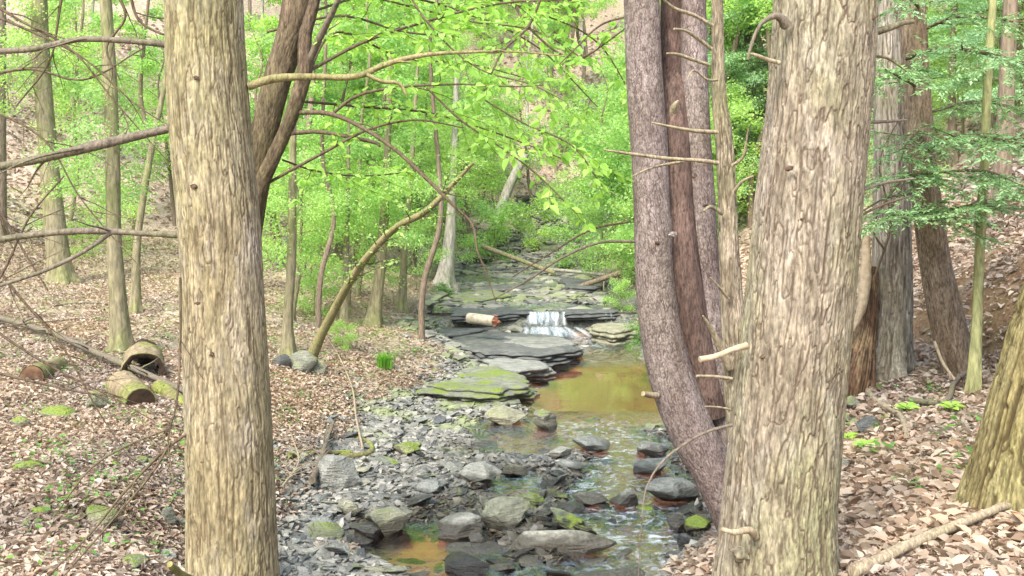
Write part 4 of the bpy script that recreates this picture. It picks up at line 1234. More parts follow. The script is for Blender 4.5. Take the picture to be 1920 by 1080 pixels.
near_leafy([(940, -40, 5, 7.4), (1000, 60, 5, 7.3), (1080, 110, 4, 7.2), (1150, 70, 3, 7.1), (1200, 30, 2, 7.0)], 7.2, 29)
near_leafy([(880, 170, 3, 6.5), (980, 230, 3, 6.4), (1080, 280, 3, 6.2), (1130, 350, 2, 6.2)], 6.4, 30)
near_leafy([(500, 60, 5, 7.0), (640, 30, 5, 7.1), (760, 60, 4, 7.0), (860, 70, 3, 6.9)], 7.0, 31)
near_leafy([(640, -20, 4, 7.4), (760, 10, 4, 7.4), (880, 40, 3, 7.5), (1010, 60, 3, 7.6), (1120, 130, 2, 7.6)], 7.4, 32)
near_leafy([(590, 20, 5, 6.6), (700, -10, 5, 7.2), (860, 20, 4, 8.0), (1010, 90, 3, 8.6), (1120, 200, 2, 9.0)], 7, 101)
near_leafy([(560, 190, 5, 6.6), (680, 200, 5, 7.4), (820, 215, 4, 8.2), (960, 260, 3, 8.8), (1060, 300, 2, 9.0)], 7, 102)
near_leafy([(570, 150, 5, 6.6), (640, 60, 5, 7.6), (760, 110, 4, 8.4), (880, 120, 3, 9.0), (1000, 150, 2, 9.4)], 7, 103)
near_leafy([(530, 300, 4, 6.7), (590, 320, 4, 7.4), (680, 330, 3, 8.2), (790, 320, 2, 9.0)], 7, 104)
near_leafy([(600, -30, 5, 6.8), (820, -20, 5, 8.0), (1000, 20, 4, 9.0), (1130, 90, 3, 9.6), (1190, 190, 2, 9.8)], 7, 105)
LF.part("leaves", M['beech_leaf'], root, smooth=False)

# --- double trunk on the right, swept at the foot
bx = P(1385, 985, 6.5)
root = thing("pine_tree", "purplish brown double trunk sweeping left from its foot behind the big right trunk", "tree", (bx[0], 6.5, ground(bx[0], 6.5)))
pts, rad = px_path([(1203, -10, 68), (1208, 130, 68), (1217, 270, 69), (1222, 400, 70), (1228, 520, 72), (1240, 620, 78), (1262, 720, 84), (1297, 810, 86), (1345, 900, 82), (1385, 985, 86)], 6.5)
pts, rad = extend(pts, rad, -2.3, 7.5)
mb = MB(); bark_trunk(mb, pts, rad, 'fine', 14, 280, 0.007, bulge=[(-0.13, 0.0, 0.012, 0.08)])
mb.part("trunk", M['purple_bark'], root, crack=True)
pts, rad = px_path([(1301, -10, 46), (1302, 130, 52), (1304, 250, 58), (1307, 360, 64), (1313, 480, 70), (1326, 580, 74), (1342, 700, 76), (1362, 800, 60), (1380, 900, 56)], 6.62)
pts, rad = extend(pts, rad, None, 7.5)
mb = MB(); bark_trunk(mb, pts, rad, 'fine', 15, 220, 0.008)
mb.part("second_trunk", M['purple_bark'], root, crack=True)
pts, rad = px_path([(1262, -10, 46, 6.74), (1263, 120, 48, 6.70), (1266, 205, 52, 6.62), (1270, 300, 52, 6.56), (1276, 400, 54, 6.55), (1284, 500, 58, 6.53), (1296, 600, 62, 6.53), (1316, 690, 60, 6.55), (1340, 780, 52, 6.56)])
pts, rad = extend(pts, rad, None, 4)
mb = MB(); bark_trunk(mb, pts, rad, 'smooth', 16, 90, 0.012)
mb.part("shaded_cleft_wood", M['shaded_red_wood'], root, crack=True)  # reddish cleft between the trunks, its shade painted into the dark colour
branch_part(root, [(1262, 210, 16, 6.4), (1266, 196, 10, 6.36), (1272, 188, 3, 6.35)], 6.4, 'dead_branch', None, 33, name="broken_stub")
branch_part(root, [(1232, 742, 12, 6.4), (1215, 740, 11, 6.35), (1206, 738, 9, 6.3)], 6.4, 'dead_branch', None, 34, name="broken_stub")
branch_part(root, [(1190, 452, 6), (1120, 456, 5), (1060, 480, 5), (985, 528, 4), (930, 558, 2)], 6.5, 'branch', (0.3, 0.25, 1, 0.4), 35)
branch_part(root, [(1182, 415, 4), (1110, 430, 4), (1040, 470, 3), (960, 520, 2)], 6.6, 'twig', (0.25, 0.3, 1, 0.4), 36)
branch_part(root, [(1180, 30, 4), (1130, 45, 4), (1080, 90, 3), (1050, 120, 2)], 6.5, 'twig', (0.25, 0.3, 1, 0.2), 37)
for (kx, ky, kr) in ((1262, 440, .03), (1232, 455, .016), (1300, 332, .014), (1322, 385, .016)):
    knot_part(root, kx, ky, 6.37, kr, 'purple_bark' if kr > .02 else 'knot')

# --- dead snag with bleached stubs
bx = P(1398, 940, 5.7)
root = thing("dead_tree", "slim dead yellowish snag with bleached broken branches between the double and the big trunk", "tree", (bx[0], 5.7, ground(bx[0], 5.7)))
pts, rad = px_path([(1345, -10, 22), (1346, 90, 24), (1348, 180, 28), (1356, 250, 33), (1362, 330, 34), (1366, 450, 38), (1372, 560, 44), (1382, 700, 50), (1396, 860, 58), (1404, 960, 66)], 5.7)
pts, rad = extend(pts, rad, -2.2, 4)
mb = MB(); bark_trunk(mb, pts, rad, 'plate', 17, 110, 0.011, ground(bx[0], 5.7), 0.4)
mb.part("trunk", M['dead_bark'], root, crack=True)
for k, rows in enumerate([
    [(1336, 48, 7), (1300, 28, 7), (1262, 14, 6), (1240, -5, 4)],
    [(1334, 92, 8), (1308, 72, 7), (1286, 58, 6), (1264, 54, 4)],
    [(1330, 122, 7), (1300, 112, 7), (1270, 102, 6), (1250, 100, 3)],
    [(1345, 150, 5), (1328, 150, 5), (1300, 132, 4), (1288, 150, 2)],
    [(1345, 248, 8), (1310, 246, 8), (1270, 240, 6), (1222, 230, 4)],
    [(1346, 306, 9), (1320, 302, 8), (1250, 297, 7), (1180, 288, 6), (1132, 281, 3)],
    [(1282, 303, 5), (1240, 310, 5), (1212, 318, 4), (1186, 330, 2)],
    [(1374, 310, 7), (1392, 296, 6), (1400, 262, 4), (1404, 235, 2)],
    [(1376, 360, 7), (1392, 340, 6), (1412, 330, 4)],
    [(1354, 400, 9), (1332, 388, 7), (1318, 396, 4)],
    [(1366, 560, 6), (1350, 540, 5), (1332, 520, 2)],
    [(1372, 710, 7), (1340, 706, 6), (1306, 705, 5)],
    [(1376, 770, 4), (1350, 764, 4), (1322, 762, 3)],
    [(1368, 690, 18), (1352, 655, 15), (1335, 620, 10), (1318, 592, 3)],
]):
    branch_part(root, [(a, b_, c_, 5.62 - 0.05 * q) for q, (a, b_, c_) in enumerate(rows)], 5.6, 'dead_branch' if k not in (9,) else 'dead_bark', None, 40 + k, name="broken_branch", wob=0.2)

# --- the big right trunk
bx = P(1455, 1066, 4.1)
root = thing("hemlock_tree", "thickest trunk with furrowed grey tan bark in the right foreground", "tree", (bx[0], 4.1, -1.46))
pts, rad = px_path([(1548, -10, 186), (1540, 100, 188), (1529, 230, 188), (1514, 380, 193), (1503, 500, 196), (1490, 620, 200), (1477, 740, 204), (1467, 860, 206), (1460, 960, 206), (1456, 1066, 212)], 4.1)
pts, rad = extend(pts, rad, -1.95, 7.5)
mb = MB(); bark_trunk(mb, pts, rad, 'plate', 18, 400, 0.006, -1.50, 0.10, 6)
mb.part("trunk", M['big_bark'], root, crack=True)
for (kx, ky, kr, st, dx) in ((1615, 42, .030, .05, 1), (1583, 215, .024, .05, .6), (1480, 316, .017, 0, 0), (1545, 335, .022, .0, 0), (1505, 412, .018, 0, 0), (1430, 668, .014, 0, 0), (1587, 440, .014, 0, 0), (1395, 1040, .05, 0, 0), (1540, 200, .012, 0, 0)):
    knot_part(root, kx, ky, 4.1 - 0.2 + (0.09 if kx > 1570 else 0) + (0.05 if kx < 1440 else 0), kr, 'big_bark' if kr > .04 else 'knot', "knot", st, dx)
for k, (rows, mt) in enumerate([
    ([(1475, 48, 22, 3.95), (1458, 30, 14, 3.92), (1430, 42, 8, 3.9), (1410, 80, 7, 3.9), (1402, 112, 5, 3.9)], 'branch'),
    ([(1462, 118, 9, 3.95), (1440, 112, 8, 3.93), (1412, 102, 6, 3.9), (1404, 100, 3, 3.9)], 'dead_branch'),
    ([(1400, 648, 14, 3.98), (1372, 656, 11, 3.95), (1342, 668, 11, 3.92), (1312, 674, 12, 3.9)], 'raw_wood'),
    ([(1416, 1006, 16, 3.9), (1404, 994, 14, 3.86), (1376, 998, 11, 3.84), (1352, 992, 8, 3.84)], 'dead_branch'),
    ([(1372, 797, 7, 4.0), (1330, 808, 6, 3.95), (1280, 835, 5, 3.9), (1240, 868, 4.4, 3.9), (1212, 915, 3.4, 3.88), (1204, 980, 2.4, 3.86), (1196, 1090, 1.6, 3.85)], 'branch'),
    ([(1632, 62, 14, 4.1), (1660, 55, 13, 4.12), (1690, 44, 11, 4.15), (1712, 40, 8, 4.2)], 'branch'),
    ([(1630, 105, 5, 4.1), (1660, 108, 5, 4.1), (1700, 134, 3, 4.1)], 'twig'),
    ([(1608, 360, 7, 4.15), (1650, 345, 6, 4.2), (1712, 335, 5, 4.3)], 'branch'),
    ([(1606, 408, 5, 4.15), (1650, 386, 5, 4.2), (1700, 370, 3, 4.3)], 'twig'),
    ([(1618, 230, 6, 4.2), (1660, 228, 6, 4.3), (1700, 225, 4, 4.4)], 'branch'),
]):
    branch_part(root, rows, 4.0, mt, None, 70 + k, name="broken_branch" if k < 4 else "branch", wob=0.2)

# --- trunk at the right edge
bx = P(1885, 975, 4.6)
root = thing("oak_tree", "olive ridged trunk leaning right at the right edge of the picture", "tree", (bx[0], 4.6, ground(bx[0], 4.6)))
pts, rad = px_path([(2140, 200, 186), (2078, 400, 188), (2014, 580, 190), (1966, 740, 192), (1932, 870, 194), (1912, 965, 200)], 4.6)
pts, rad = extend(pts, rad, -1.8, 6)
mb = MB(); bark_trunk(mb, pts, rad, 'deep', 19, 300, 0.008, ground(bx[0], 4.6), 0.08)
mb.part("trunk", M['deep_bark'], root, crack=True)

# --- stringy rotten-footed trunk behind the big one
bx = P(1655, 705, 9.6)
root = thing("cedar_tree", "pale stringy barked trunk with rotten red wood at its foot, right of the biggest trunk", "tree", (bx[0], 9.6, ground(bx[0], 9.6)))
pts, rad = px_path([(1668, -10, 60), (1670, 150, 64), (1672, 300, 66), (1673, 450, 70), (1672, 560, 76), (1662, 660, 92), (1655, 720, 104)], 9.6)
pts, rad = extend(pts, rad, -1.9, 7)
mb = MB(); bark_trunk(mb, pts, rad, 'string', 20, 130, 0.018, ground(bx[0], 9.6), 0.3)
mb.part("trunk", M['peel_bark'], root, crack=True)
mb = MB()
pts, rad = px_path([(1636, 500, 22, 9.45), (1630, 580, 36, 9.4), (1618, 650, 50, 9.35), (1606, 710, 60, 9.3), (1600, 740, 50, 9.3)])
bark_trunk(mb, pts[::-1], rad[::-1] * 0.9, 'string', 21, 120, 0.012, lobes=4, base_z=-1.6, flare=0.3)
mb.part("rotten_base", M['rot_bark'], root, crack=True)
mb = MB()
pts, rad = px_path([(1624, 440, 14, 9.35), (1622, 520, 22, 9.28), (1614, 580, 18, 9.2), (1600, 620, 6, 9.2)])
tube(mb, pts, rad, 8, 20, 0.3)
mb.part("splintered_wood", M['raw_wood'], root)
for k, rows in enumerate([[(1660, 470, 5), (1640, 440, 4), (1680, 350, 4), (1740, 290, 2)], [(1655, 420, 4), (1700, 330, 3), (1720, 260, 2)], [(1640, 520, 5), (1670, 420, 4), (1650, 300, 3), (1700, 200, 2)]]):
    branch_part(root, [(a, b_, c_, 9.2) for a, b_, c_ in rows], 9.2, 'twig', (0.3, 0.4, 1), 90 + k)

# --- brown curved trunk
bx = P(1812, 735, 9.0)
root = thing("hemlock_tree", "warm brown trunk curved like a bow on the right slope beside the slender sapling", "tree", (bx[0], 9.0, ground(bx[0], 9.0)))
pts, rad = px_path([(1712, -10, 46), (1716, 120, 48), (1724, 250, 50), (1736, 370, 52), (1752, 480, 56), (1774, 590, 62), (1796, 680, 58), (1812, 745, 44)], 9.0)
pts, rad = extend(pts, rad, -1.8, 8)
mb = MB(); bark_trunk(mb, pts, rad, 'ridge', 22, 110, 0.016, ground(bx[0], 9.0), 0.1)
mb.part("trunk", M['brown_bark'], root, crack=True)
branch_part(root, [(1710, 362, 5, 8.9), (1660, 372, 4, 8.8), (1610, 400, 3, 8.7)], 8.9, 'branch', (0.3, 0.3, 1), 95)
branch_part(root, [(1752, 640, 6, 8.7), (1768, 680, 6, 8.6), (1790, 712, 5, 8.5)], 8.9, 'dead_branch', None, 96, name="root")

# hemlock boughs over the right edge
def hemlock_bough(root, rows, seed, dens=0.020, tw=(0.11, 0.8, 2, 0.25), L=0.050, W=0.019, part=True, mb=None):
    pts, rad = px_path(rows)
    m1 = MB(); c = tube(m1, pts, rad, 6, 24, 0.1, seed)
    lines = twigs(m1, c, rad[0], tw[0], tw[1], seed + 5, tw[2], droop=tw[3], kink=0.07)
    m1.part("branch", M['twig'], root)
    leafy(mb, lines + [c], dens * 0.5, L, W, seed, six=False, tilt=0.35, sagg=0.05)
HB = MB()
for k, rows in enumerate([
    [(1700, 110, 8, 8.9), (1760, 90, 7, 8.3), (1850, 100, 6, 7.7), (1960, 130, 4, 7.2)],
    [(1720, 60, 7, 9.0), (1800, 30, 6, 8.7), (1900, 40, 4, 8.4)],
    [(1715, 160, 7, 8.9), (1680, 140, 6, 8.0), (1660, 130, 4, 7.4)],
    [(1740, 280, 7, 8.9), (1800, 255, 6, 8.2), (1880, 262, 5, 7.6), (1960, 280, 3, 7.2)],
    [(1745, 330, 6, 8.9), (1700, 330, 5, 8.3), (1840, 320, 5, 7.9), (1920, 350, 3, 7.4)],
    [(1755, 400, 7, 8.9), (1790, 392, 6, 8.2), (1880, 375, 4, 7.7)],
    [(1750, 395, 6, 8.9), (1720, 400, 5, 8.2), (1660, 405, 3, 7.8)],
    [(1745, 210, 6, 9.0), (1830, 190, 5, 9.2), (1930, 210, 3, 9.4)],
    [(1730, 20, 6, 9.0), (1690, -10, 5, 8.5), (1650, 0, 3, 8.2)],
    [(1730, 240, 5, 9.0), (1700, 270, 4, 8.6), (1690, 300, 3, 8.2)],
]):
    hemlock_bough(root, rows, 200 + k, mb=HB)
HB.part("needles", M['hemlock_leaf'], root, smooth=False)

# --- slender sapling
bx = P(1824, 745, 8.2)
root = thing("sapling", "slender smooth yellow green sapling standing before the bowed brown trunk", "tree", (bx[0], 8.2, ground(bx[0], 8.2)))
pts, rad = px_path([(1862, -10, 14), (1852, 150, 15), (1846, 300, 16), (1838, 450, 18), (1832, 600, 19), (1825, 750, 24)], 8.2)
pts, rad = extend(pts, rad, -1.85, 5)
mb = MB(); bark_trunk(mb, pts, rad, 'smooth', 23, 40, 0.03, ground(bx[0], 8.2), 0.3)
mb.part("trunk", M['sapling_bark'], root, crack=True)


# ------------------------------------------------------------------ tree kinds for the woods behind
def gen_tree(seed, H, spread, nlimb, start, twn, leaf_n, L, W, r0, kind='beech', lean=0.0):
    rg = np.random.default_rng(seed)
    wood, crown = MB(), MB()
    m = 9; zz = np.linspace(-0.3, H, m)
    xy = np.cumsum(rg.normal(size=(m, 2)) * 0.028 * H / 2, axis=0); xy -= xy[0]
    xy[:, 0] += lean * (zz.clip(0) / H) ** 1.5 * H
    tp = np.column_stack([xy, zz]); c = tube(wood, tp, r0 * np.linspace(1.15, 0.15, m) ** 0.9, 10, 40, 0.1, seed)
    pos_, ax_, nr_ = [], [], []
    for k in range(nlimb):
        s = start + (1 - start) * (k + 0.5 * rg.random()) / nlimb
        i = int(s * (len(c) - 1)); p0 = c[i]
        az = k * 2.4 + rg.normal() * 0.8
        ll = spread * rg.uniform(0.3, 1.0) * (1 - 0.55 * ((s - start) / (1 - start)) ** 1.5)
        dirh = np.array([math.cos(az), math.sin(az), 0])
        t = np.linspace(0, 1, 6)[:, None]
        rise = (rg.uniform(0.1, 0.7) if kind == 'beech' else 0.05) * ll; dr = (0.28 if kind == 'beech' else 0.3) * ll
        pts = p0 + dirh * ll * t + np.array([0, 0, 1]) * (rise * t - dr * t ** 2) + rg.normal(size=(6, 3)) * 0.03 * ll * t
        lr = r0 * 0.28 * (1 - 0.6 * s)
        cl = tube(wood, pts, lr * np.linspace(1, 0.15, 6), 5, 12)
        lines = [cl[4:]]
        side = np.cross(dirh, [0, 0, 1.0])
        for q in range(twn):
            u = 0.18 + 0.8 * (q + rg.random()) / twn; ii = int(u * 11); b = cl[ii]
            sg = 1 if q % 2 else -1
            tl = ll * rg.uniform(0.25, 0.5) * (1.1 - 0.6 * u)
            dv = unit(dirh * rg.uniform(.5, 1) + side * sg * rg.uniform(.5, 1) + np.array([0, 0, rg.normal() * 0.25]))
            tt = np.linspace(0, 1, 5)[:, None]
            tps = b + dv * tl * tt + np.array([0, 0, -0.15]) * tl * tt ** 2 + rg.normal(size=(5, 3)) * 0.02 * tl
            if q % 2 == 0 or lr > .01:
                tube(wood, tps, np.linspace(lr * 0.35, 0.002, 5), 3, 5, closed=False)
            lines.append(spline(tps, 8))
        w = np.array([np.linalg.norm(l[-1] - l[0]) for l in lines]); w = w / w.sum()
        nn = int(leaf_n / nlimb * ll / spread * 1.35)
        which = rg.choice(len(lines), nn, p=w); u = rg.random(nn) ** 0.8
        A3 = np.array([spline(l, 8) for l in lines]); fi = u * 6.99; i0 = fi.astype(int)
        p = A3[which, i0] + (A3[which, i0 + 1] - A3[which, i0]) * (fi - i0)[:, None]
        tdir = unit(A3[which, -1] - A3[which, 0])
        sp = 0.10 if kind == 'beech' else 0.06
        p = p + rg.normal(size=(nn, 3)) * np.array([sp, sp, sp * (0.85 if kind == 'beech' else 0.45)]) * (1 + spread * 0.12)
        a = unit(tdir + rg.normal(size=(nn, 3)) * 0.7 + np.array([0, 0, -0.25]))
        pos_.append(p); ax_.append(a); nr_.append(unit(np.array([0, 0, 0.8]) + rg.normal(size=(nn, 3)) * 0.75))
    pos, ax, nr = map(np.concatenate, (pos_, ax_, nr_))
    sz = rg.uniform(0.6, 1.2, len(pos))
    crown.add(*leaf4(pos, ax, nr, L * sz, W * sz))
    return wood, crown


KIND = {}
def make_kind(key, name, wm, lm, *a, **k):
    wood, crown = gen_tree(*a, **k)
    KIND[key] = (name, wood.mesh(name + "_trunk", M[wm]), crown.mesh(name + "_crown", M[lm], smooth=False))


make_kind('u1', "beech_tree", 'far_bark', 'far_leaf', 301, 4.2, 2.3, 15, 0.30, 12, 8000, 0.08, 0.05, 0.045)
make_kind('u2', "beech_tree", 'far_bark', 'far_leaf', 302, 3.4, 2.0, 13, 0.28, 12, 6200, 0.075, 0.045, 0.035)
make_kind('u3', "beech_tree", 'far_bark_brown', 'far_leaf', 303, 6.5, 3.1, 20, 0.22, 14, 15000, 0.095, 0.058, 0.07)
make_kind('t1', "maple_tree", 'far_bark_brown', 'far_leaf', 304, 15, 4.6, 34, 0.16, 14, 40000, 0.13, 0.09, 0.17)
make_kind('t2', "maple_tree", 'far_bark', 'far_leaf', 305, 17, 5.0, 34, 0.22, 14, 40000, 0.13, 0.09, 0.20)
make_kind('t3', "maple_tree", 'far_bark_pale', 'far_leaf', 306, 14, 4.2, 30, 0.25, 14, 34000, 0.13, 0.09, 0.14)
make_kind('p1', "slender_tree", 'far_bark_pale', 'far_leaf', 311, 14, 1.9, 14, 0.35, 10, 9000, 0.11, 0.07, 0.075)
make_kind('p2', "slender_tree", 'far_bark', 'far_leaf', 312, 13, 1.8, 14, 0.30, 10, 9000, 0.11, 0.07, 0.06)
make_kind('p3', "slender_tree", 'far_bark_brown', 'far_leaf', 313, 15, 2.0, 14, 0.40, 10, 9000, 0.11, 0.07, 0.09)
make_kind('h1', "hemlock_tree", 'far_bark_brown', 'hemlock_leaf', 307, 9, 2.6, 34, 0.15, 14, 52000, 0.075, 0.028, 0.11, kind='hem')
make_kind('s1', "beech_shrub", 'far_bark', 'far_leaf', 308, 1.5, 1.1, 9, 0.2, 10, 4200, 0.07, 0.045, 0.018)
make_kind('s2', "beech_shrub", 'far_bark', 'herb_leaf', 309, 1.0, 0.9, 8, 0.15, 9, 3000, 0.06, 0.04, 0.014)

LAB = {
    'u1': ("layered young beech with bright green sprays standing on the wooded slope", "young beeches on the slopes"),
    'u2': ("short young beech with flat leafy tiers standing on the wooded slope", "short young beeches on the slopes"),
    'u3': ("taller understorey beech with wide leafy tiers on the slope", "taller beeches on the slopes"),
    't1': ("tall brown trunked maple in fresh leaf on the far hillside", "tall maples on the far hillside"),
    't2': ("tall olive trunked tree in fresh leaf on the far hillside", "tall olive trees on the far hillside"),
    't3': ("tall pale grey trunked tree in fresh leaf on the far hillside", "tall pale trees on the far hillside"),
    'p1': ("slender pale trunk with a thin high crown standing on the wooded slope", "slender pale trees on the slopes"),
    'p2': ("slender olive trunk with a thin high crown standing on the wooded slope", "slender olive trees on the slopes"),
    'p3': ("slender brown trunk with a thin high crown standing on the wooded slope", "slender brown trees on the slopes"),
    'h1': ("bluish green feathery hemlock standing on the wooded slope", "hemlocks on the slopes"),
    's1': ("low leafy beech bush growing on the wooded slope", "low bushes on the slopes"),
    's2': ("small herb like green bush growing near the creek bank", "small bushes near the creek"),
}


def plant_tree(key, x, y, s=1.0, rz=None, label=None, lean=0.0):
    name, wm, cm = KIND[key]
    z = ground(x, y)
    r = thing(name, label or LAB[key][0], "shrub" if key[0] == 's' else "tree", (x, y, z), LAB[key][1])
    r.rotation_euler = (lean, 0, random.uniform(0, 6.28) if rz is None else rz); r.scale = (s, s, s)
    link("trunk", wm, (0, 0, 0), r); link("crown", cm, (0, 0, 0), r)
    return r


def at_px(px, d):
    return (px - CX) / F * d, d


# individual background trunks that can be told apart: (foot px, d, rows, bark, crown kind, label)
def bg_trunk(rows, d, mat, label, seed, crown=None, cs=1.0, ch=2.0, name="maple_tree", zt=9):
    pts, rad = px_path(rows, d)
    x0 = pts[-1][0]; g = ground(x0, d)
    pts[-1][2] = g
    pts, rad = extend(pts, rad, g - 0.25, zt)
    r = thing(name, label, "tree", (x0, d, g), "single trunks in the middle distance")
    mb = MB(); bark_trunk(mb, pts, rad, 'fine' if mat != 'far_bark_pale' else 'smooth', seed, 40, 0.05, g, 0.5)
    mb.part("trunk", M[mat], r, crack=True)
    if crown:
        cm = KIND[crown][2]
        o = link("crown", cm, tuple(np.array([pts[len(pts) // 2][0], d, g + ch]) - np.array([x0, d, g])), r); o.scale = (cs, cs, cs)
    return r


bg_trunk([(72, -10, 30), (80, 150, 32), (92, 300, 34), (104, 430, 38), (116, 552, 42)], 19.5, 'far_bark', "mossy grey trunk left of the slim olive one, roots flaring on the leaf slope", 401, 'u2', 0.9, 2.6)
bg_trunk([(198, -10, 22), (206, 150, 25), (211, 300, 26), (214, 450, 27), (228, 655, 34)], 13, 'far_bark', "slim olive trunk rising just behind the hollow log", 402, 'u2', 0.55, 1.6)
bg_trunk([(310, 150, 9), (288, 260, 11), (270, 360, 13), (258, 450, 14), (254, 542, 18)], 17, 'far_bark', "thin leaning stem between the slim olive trunk and the foreground trunk", 403, None, zt=3)
bg_trunk([(600, -10, 26), (596, 60, 26), (570, 300, 24), (552, 520, 26)], 28, 'far_bark_pale', "pale grey trunk behind the dark double stem", 404, 'u1', 0.8, 3.5)
bg_trunk([(660, -10, 16), (661, 60, 17), (662, 200, 18), (664, 330, 20)], 38, 'far_bark_brown', "dark straight trunk high on the hillside above the creek", 405, 'u1', 1.0, 5)
bg_trunk([(548, 380, 16), (546, 500, 18), (540, 600, 18), (541, 662, 26)], 14.3, 'far_bark', "short olive stem next to the leaning sapling", 406, 'u2', 0.6, 0.9, zt=1.8, name="beech_tree")
bg_trunk([(722, 380, 16), (715, 480, 20), (706, 560, 22), (698, 606, 28)], 18.5, 'far_bark', "twin stemmed young tree on the left bank, thicker stem", 407, 'u1', 0.7, 1.0, zt=3, name="beech_tree")
bg_trunk([(850, 330, 14), (845, 420, 20), (840, 480, 26), (832, 530, 34)], 25, 'far_bark_pale', "pale crooked tree with exposed roots above the left ledge", 408, 'u1', 0.6, 1.8, zt=4, name="beech_tree")
bg_trunk([(770, 340, 10), (762, 420, 12), (757, 500, 13), (752, 585, 18)], 20.5, 'far_bark', "thin straight stem on the left bank near the pale crooked tree", 409, 'u2', 0.7, 1.0, zt=3, name="beech_tree")
bg_trunk([(652, 380, 8), (650, 460, 10), (648, 540, 11), (645, 600, 14)], 18, 'far_bark', "pencil thin stem left of the twin stemmed tree", 410, 'u2', 0.6, 1.0, zt=2, name="beech_tree")
bg_trunk([(1895, -10, 26), (1888, 150, 28), (1880, 300, 32), (1868, 450, 34), (1862, 560, 40)], 13.5, 'far_bark_brown', "reddish brown trunk behind the slender sapling on the right slope", 411, None, zt=8)
bg_trunk([(1408, -10, 22), (1406, 120, 22), (1404, 240, 24), (1402, 360, 26)], 27, 'far_bark_brown', "grey trunk seen between the snag and the big trunk", 412, 'u1', 0.8, 3.5)
bg_trunk([(940, 380, 10), (960, 330, 16), (985, 290, 16), (905, 400, 20)][::1][:1] + [(985, 290, 14), (955, 350, 18), (915, 440, 22)], 33, 'far_bark_pale', "pale trunk leaning across the upper creek", 413, None, zt=4)
bg_trunk([(3, 150, 16), (2, 260, 18), (1, 400, 22)], 22, 'far_bark_brown', "brown trunk cut by the left picture edge", 414, None)
bg_trunk([(1640, 60, 14), (1610, 250, 14), (1600, 480, 18)], 20, 'far_bark', "olive trunk half hidden by the biggest trunk", 415, 'u2', .7, 3)
bg_trunk([(1790, -10, 12), (1785, 200, 14), (1788, 430, 18)], 18, 'far_bark_brown', "thin brown trunk right of the bowed one", 416, 'u2', .7, 2)
bg_trunk([(1530, -10, 16), (1520, 200, 18), (1518, 430, 22)], 24, 'far_bark', "olive stem hidden behind the biggest trunk", 417, 'u1', .7, 3)

# arching leaning sapling at the left bank
b0 = P(572, 692, 14.0)
root = thing("beech_tree", "slender sapling arching right over the creek from the mossy rocks", "tree", (b0[0], 14.0, ground(b0[0], 14)))
pts, rad = px_path([(572, 700, 26, 14), (592, 650, 20, 13.9), (625, 585, 16, 13.6), (655, 530, 15, 13.2), (690, 480, 14, 12.8), (745, 425, 13, 12.4), (800, 395, 12, 12.0), (850, 345, 9, 11.8), (888, 305, 5, 11.6)])
mb = MB(); c = tube(mb, pts, rad, 10, 50, 0.12, 5); mb.part("trunk", M['branch_olive'], root)
mb = MB(); lines = twigs(mb, c, 0.03, 0.2, 0.8, 77, 2, start=0.35, droop=0.1); mb.part("branch", M['twig'], root)
LM = MB(); leafy(LM, lines, 0.05, 0.065, 0.042, 78, six=False); LM.part("leaves", M['far_leaf'], root, smooth=False)

# --- woods: scattered by hand-set zones (px range, distance range, kinds, count)
rw = np.random.default_rng(55)
ZONES = [
    # left slope: open, sparse
    ((-200, 480), (20, 34), ['u1', 'u2', 'p2', 'p3'], 13, (0.6, 1.0)),
    ((-300, 500), (34, 50), ['p1', 'p2', 'p1', 'u3', 'p3'], 20, (0.7, 1.1)),
    # centre left bank: layered saplings
    ((520, 800), (17, 24), ['u1', 'p2', 'p3'], 7, (0.5, 0.85)),
    ((520, 900), (24, 36), ['u1', 'u3', 'u2', 'p1', 'p2'], 20, (0.7, 1.1)),
    # far centre
    ((560, 1250), (37, 62), ['u1', 'u3', 'p2', 'u3', 'p1', 'u3', 'p3'], 56, (0.7, 1.1)),
    ((880, 1250), (28, 42), ['u1', 'u3', 'u2'], 18, (0.7, 1.0)),
    # right bank, low leaves over the creek
    ((1100, 1420), (22, 32), ['u1', 'u2', 's1'], 16, (0.6, 1.0)),
    ((1180, 1700), (24, 45), ['u3', 'h1', 'u1', 'u3', 'p1', 'p3'], 36, (0.7, 1.1)),
    ((1620, 2100), (14, 24), ['u1', 'h1', 'u2', 'u1'], 16, (0.6, 0.9)),
    ((1620, 2200), (22, 50), ['u3', 't1', 'p3', 'u3', 'p1'], 36, (0.7, 1.1)),
    ((-400, 2300), (60, 85), ['t1', 't2', 't3'], 56, (0.9, 1.3)),
]
ZN = ["on the open left slope", "high on the left hillside", "among the left bank saplings", "behind the left bank saplings", "on the hillside above the creek", "where the upper creek enters", "over the right creek bank", "behind the trunks on the right", "on the near right slope", "far up the right hillside", "on the topmost ridge"]
for zi, ((p0, p1), (d0, d1), kinds, n, (s0, s1)) in enumerate(ZONES):
    for _ in range(n):
        for _t in range(20):
            px = rw.uniform(p0, p1); d = rw.uniform(d0, d1); x, y = at_px(px, d)
            w = wlev(y) if y < 46 else -99
            if y < 46 and ground(x, y) - w < 0.35: continue
            if 960 < px < 1170 and 26 < d < 47: continue
            break
        kd = kinds[rw.integers(len(kinds))]
        o = plant_tree(kd, x, y, rw.uniform(s0, s1), rw.uniform(0, 6.28), lean=rw.normal() * 0.03)
        base_l = LAB[kd][0].split(" standing")[0].split(" on the")[0].split(" growing")[0]
        o["label"] = base_l + " " + ZN[zi]; o["group"] = LAB[kd][1].split(" on the")[0].split(" near")[0] + " " + ZN[zi]
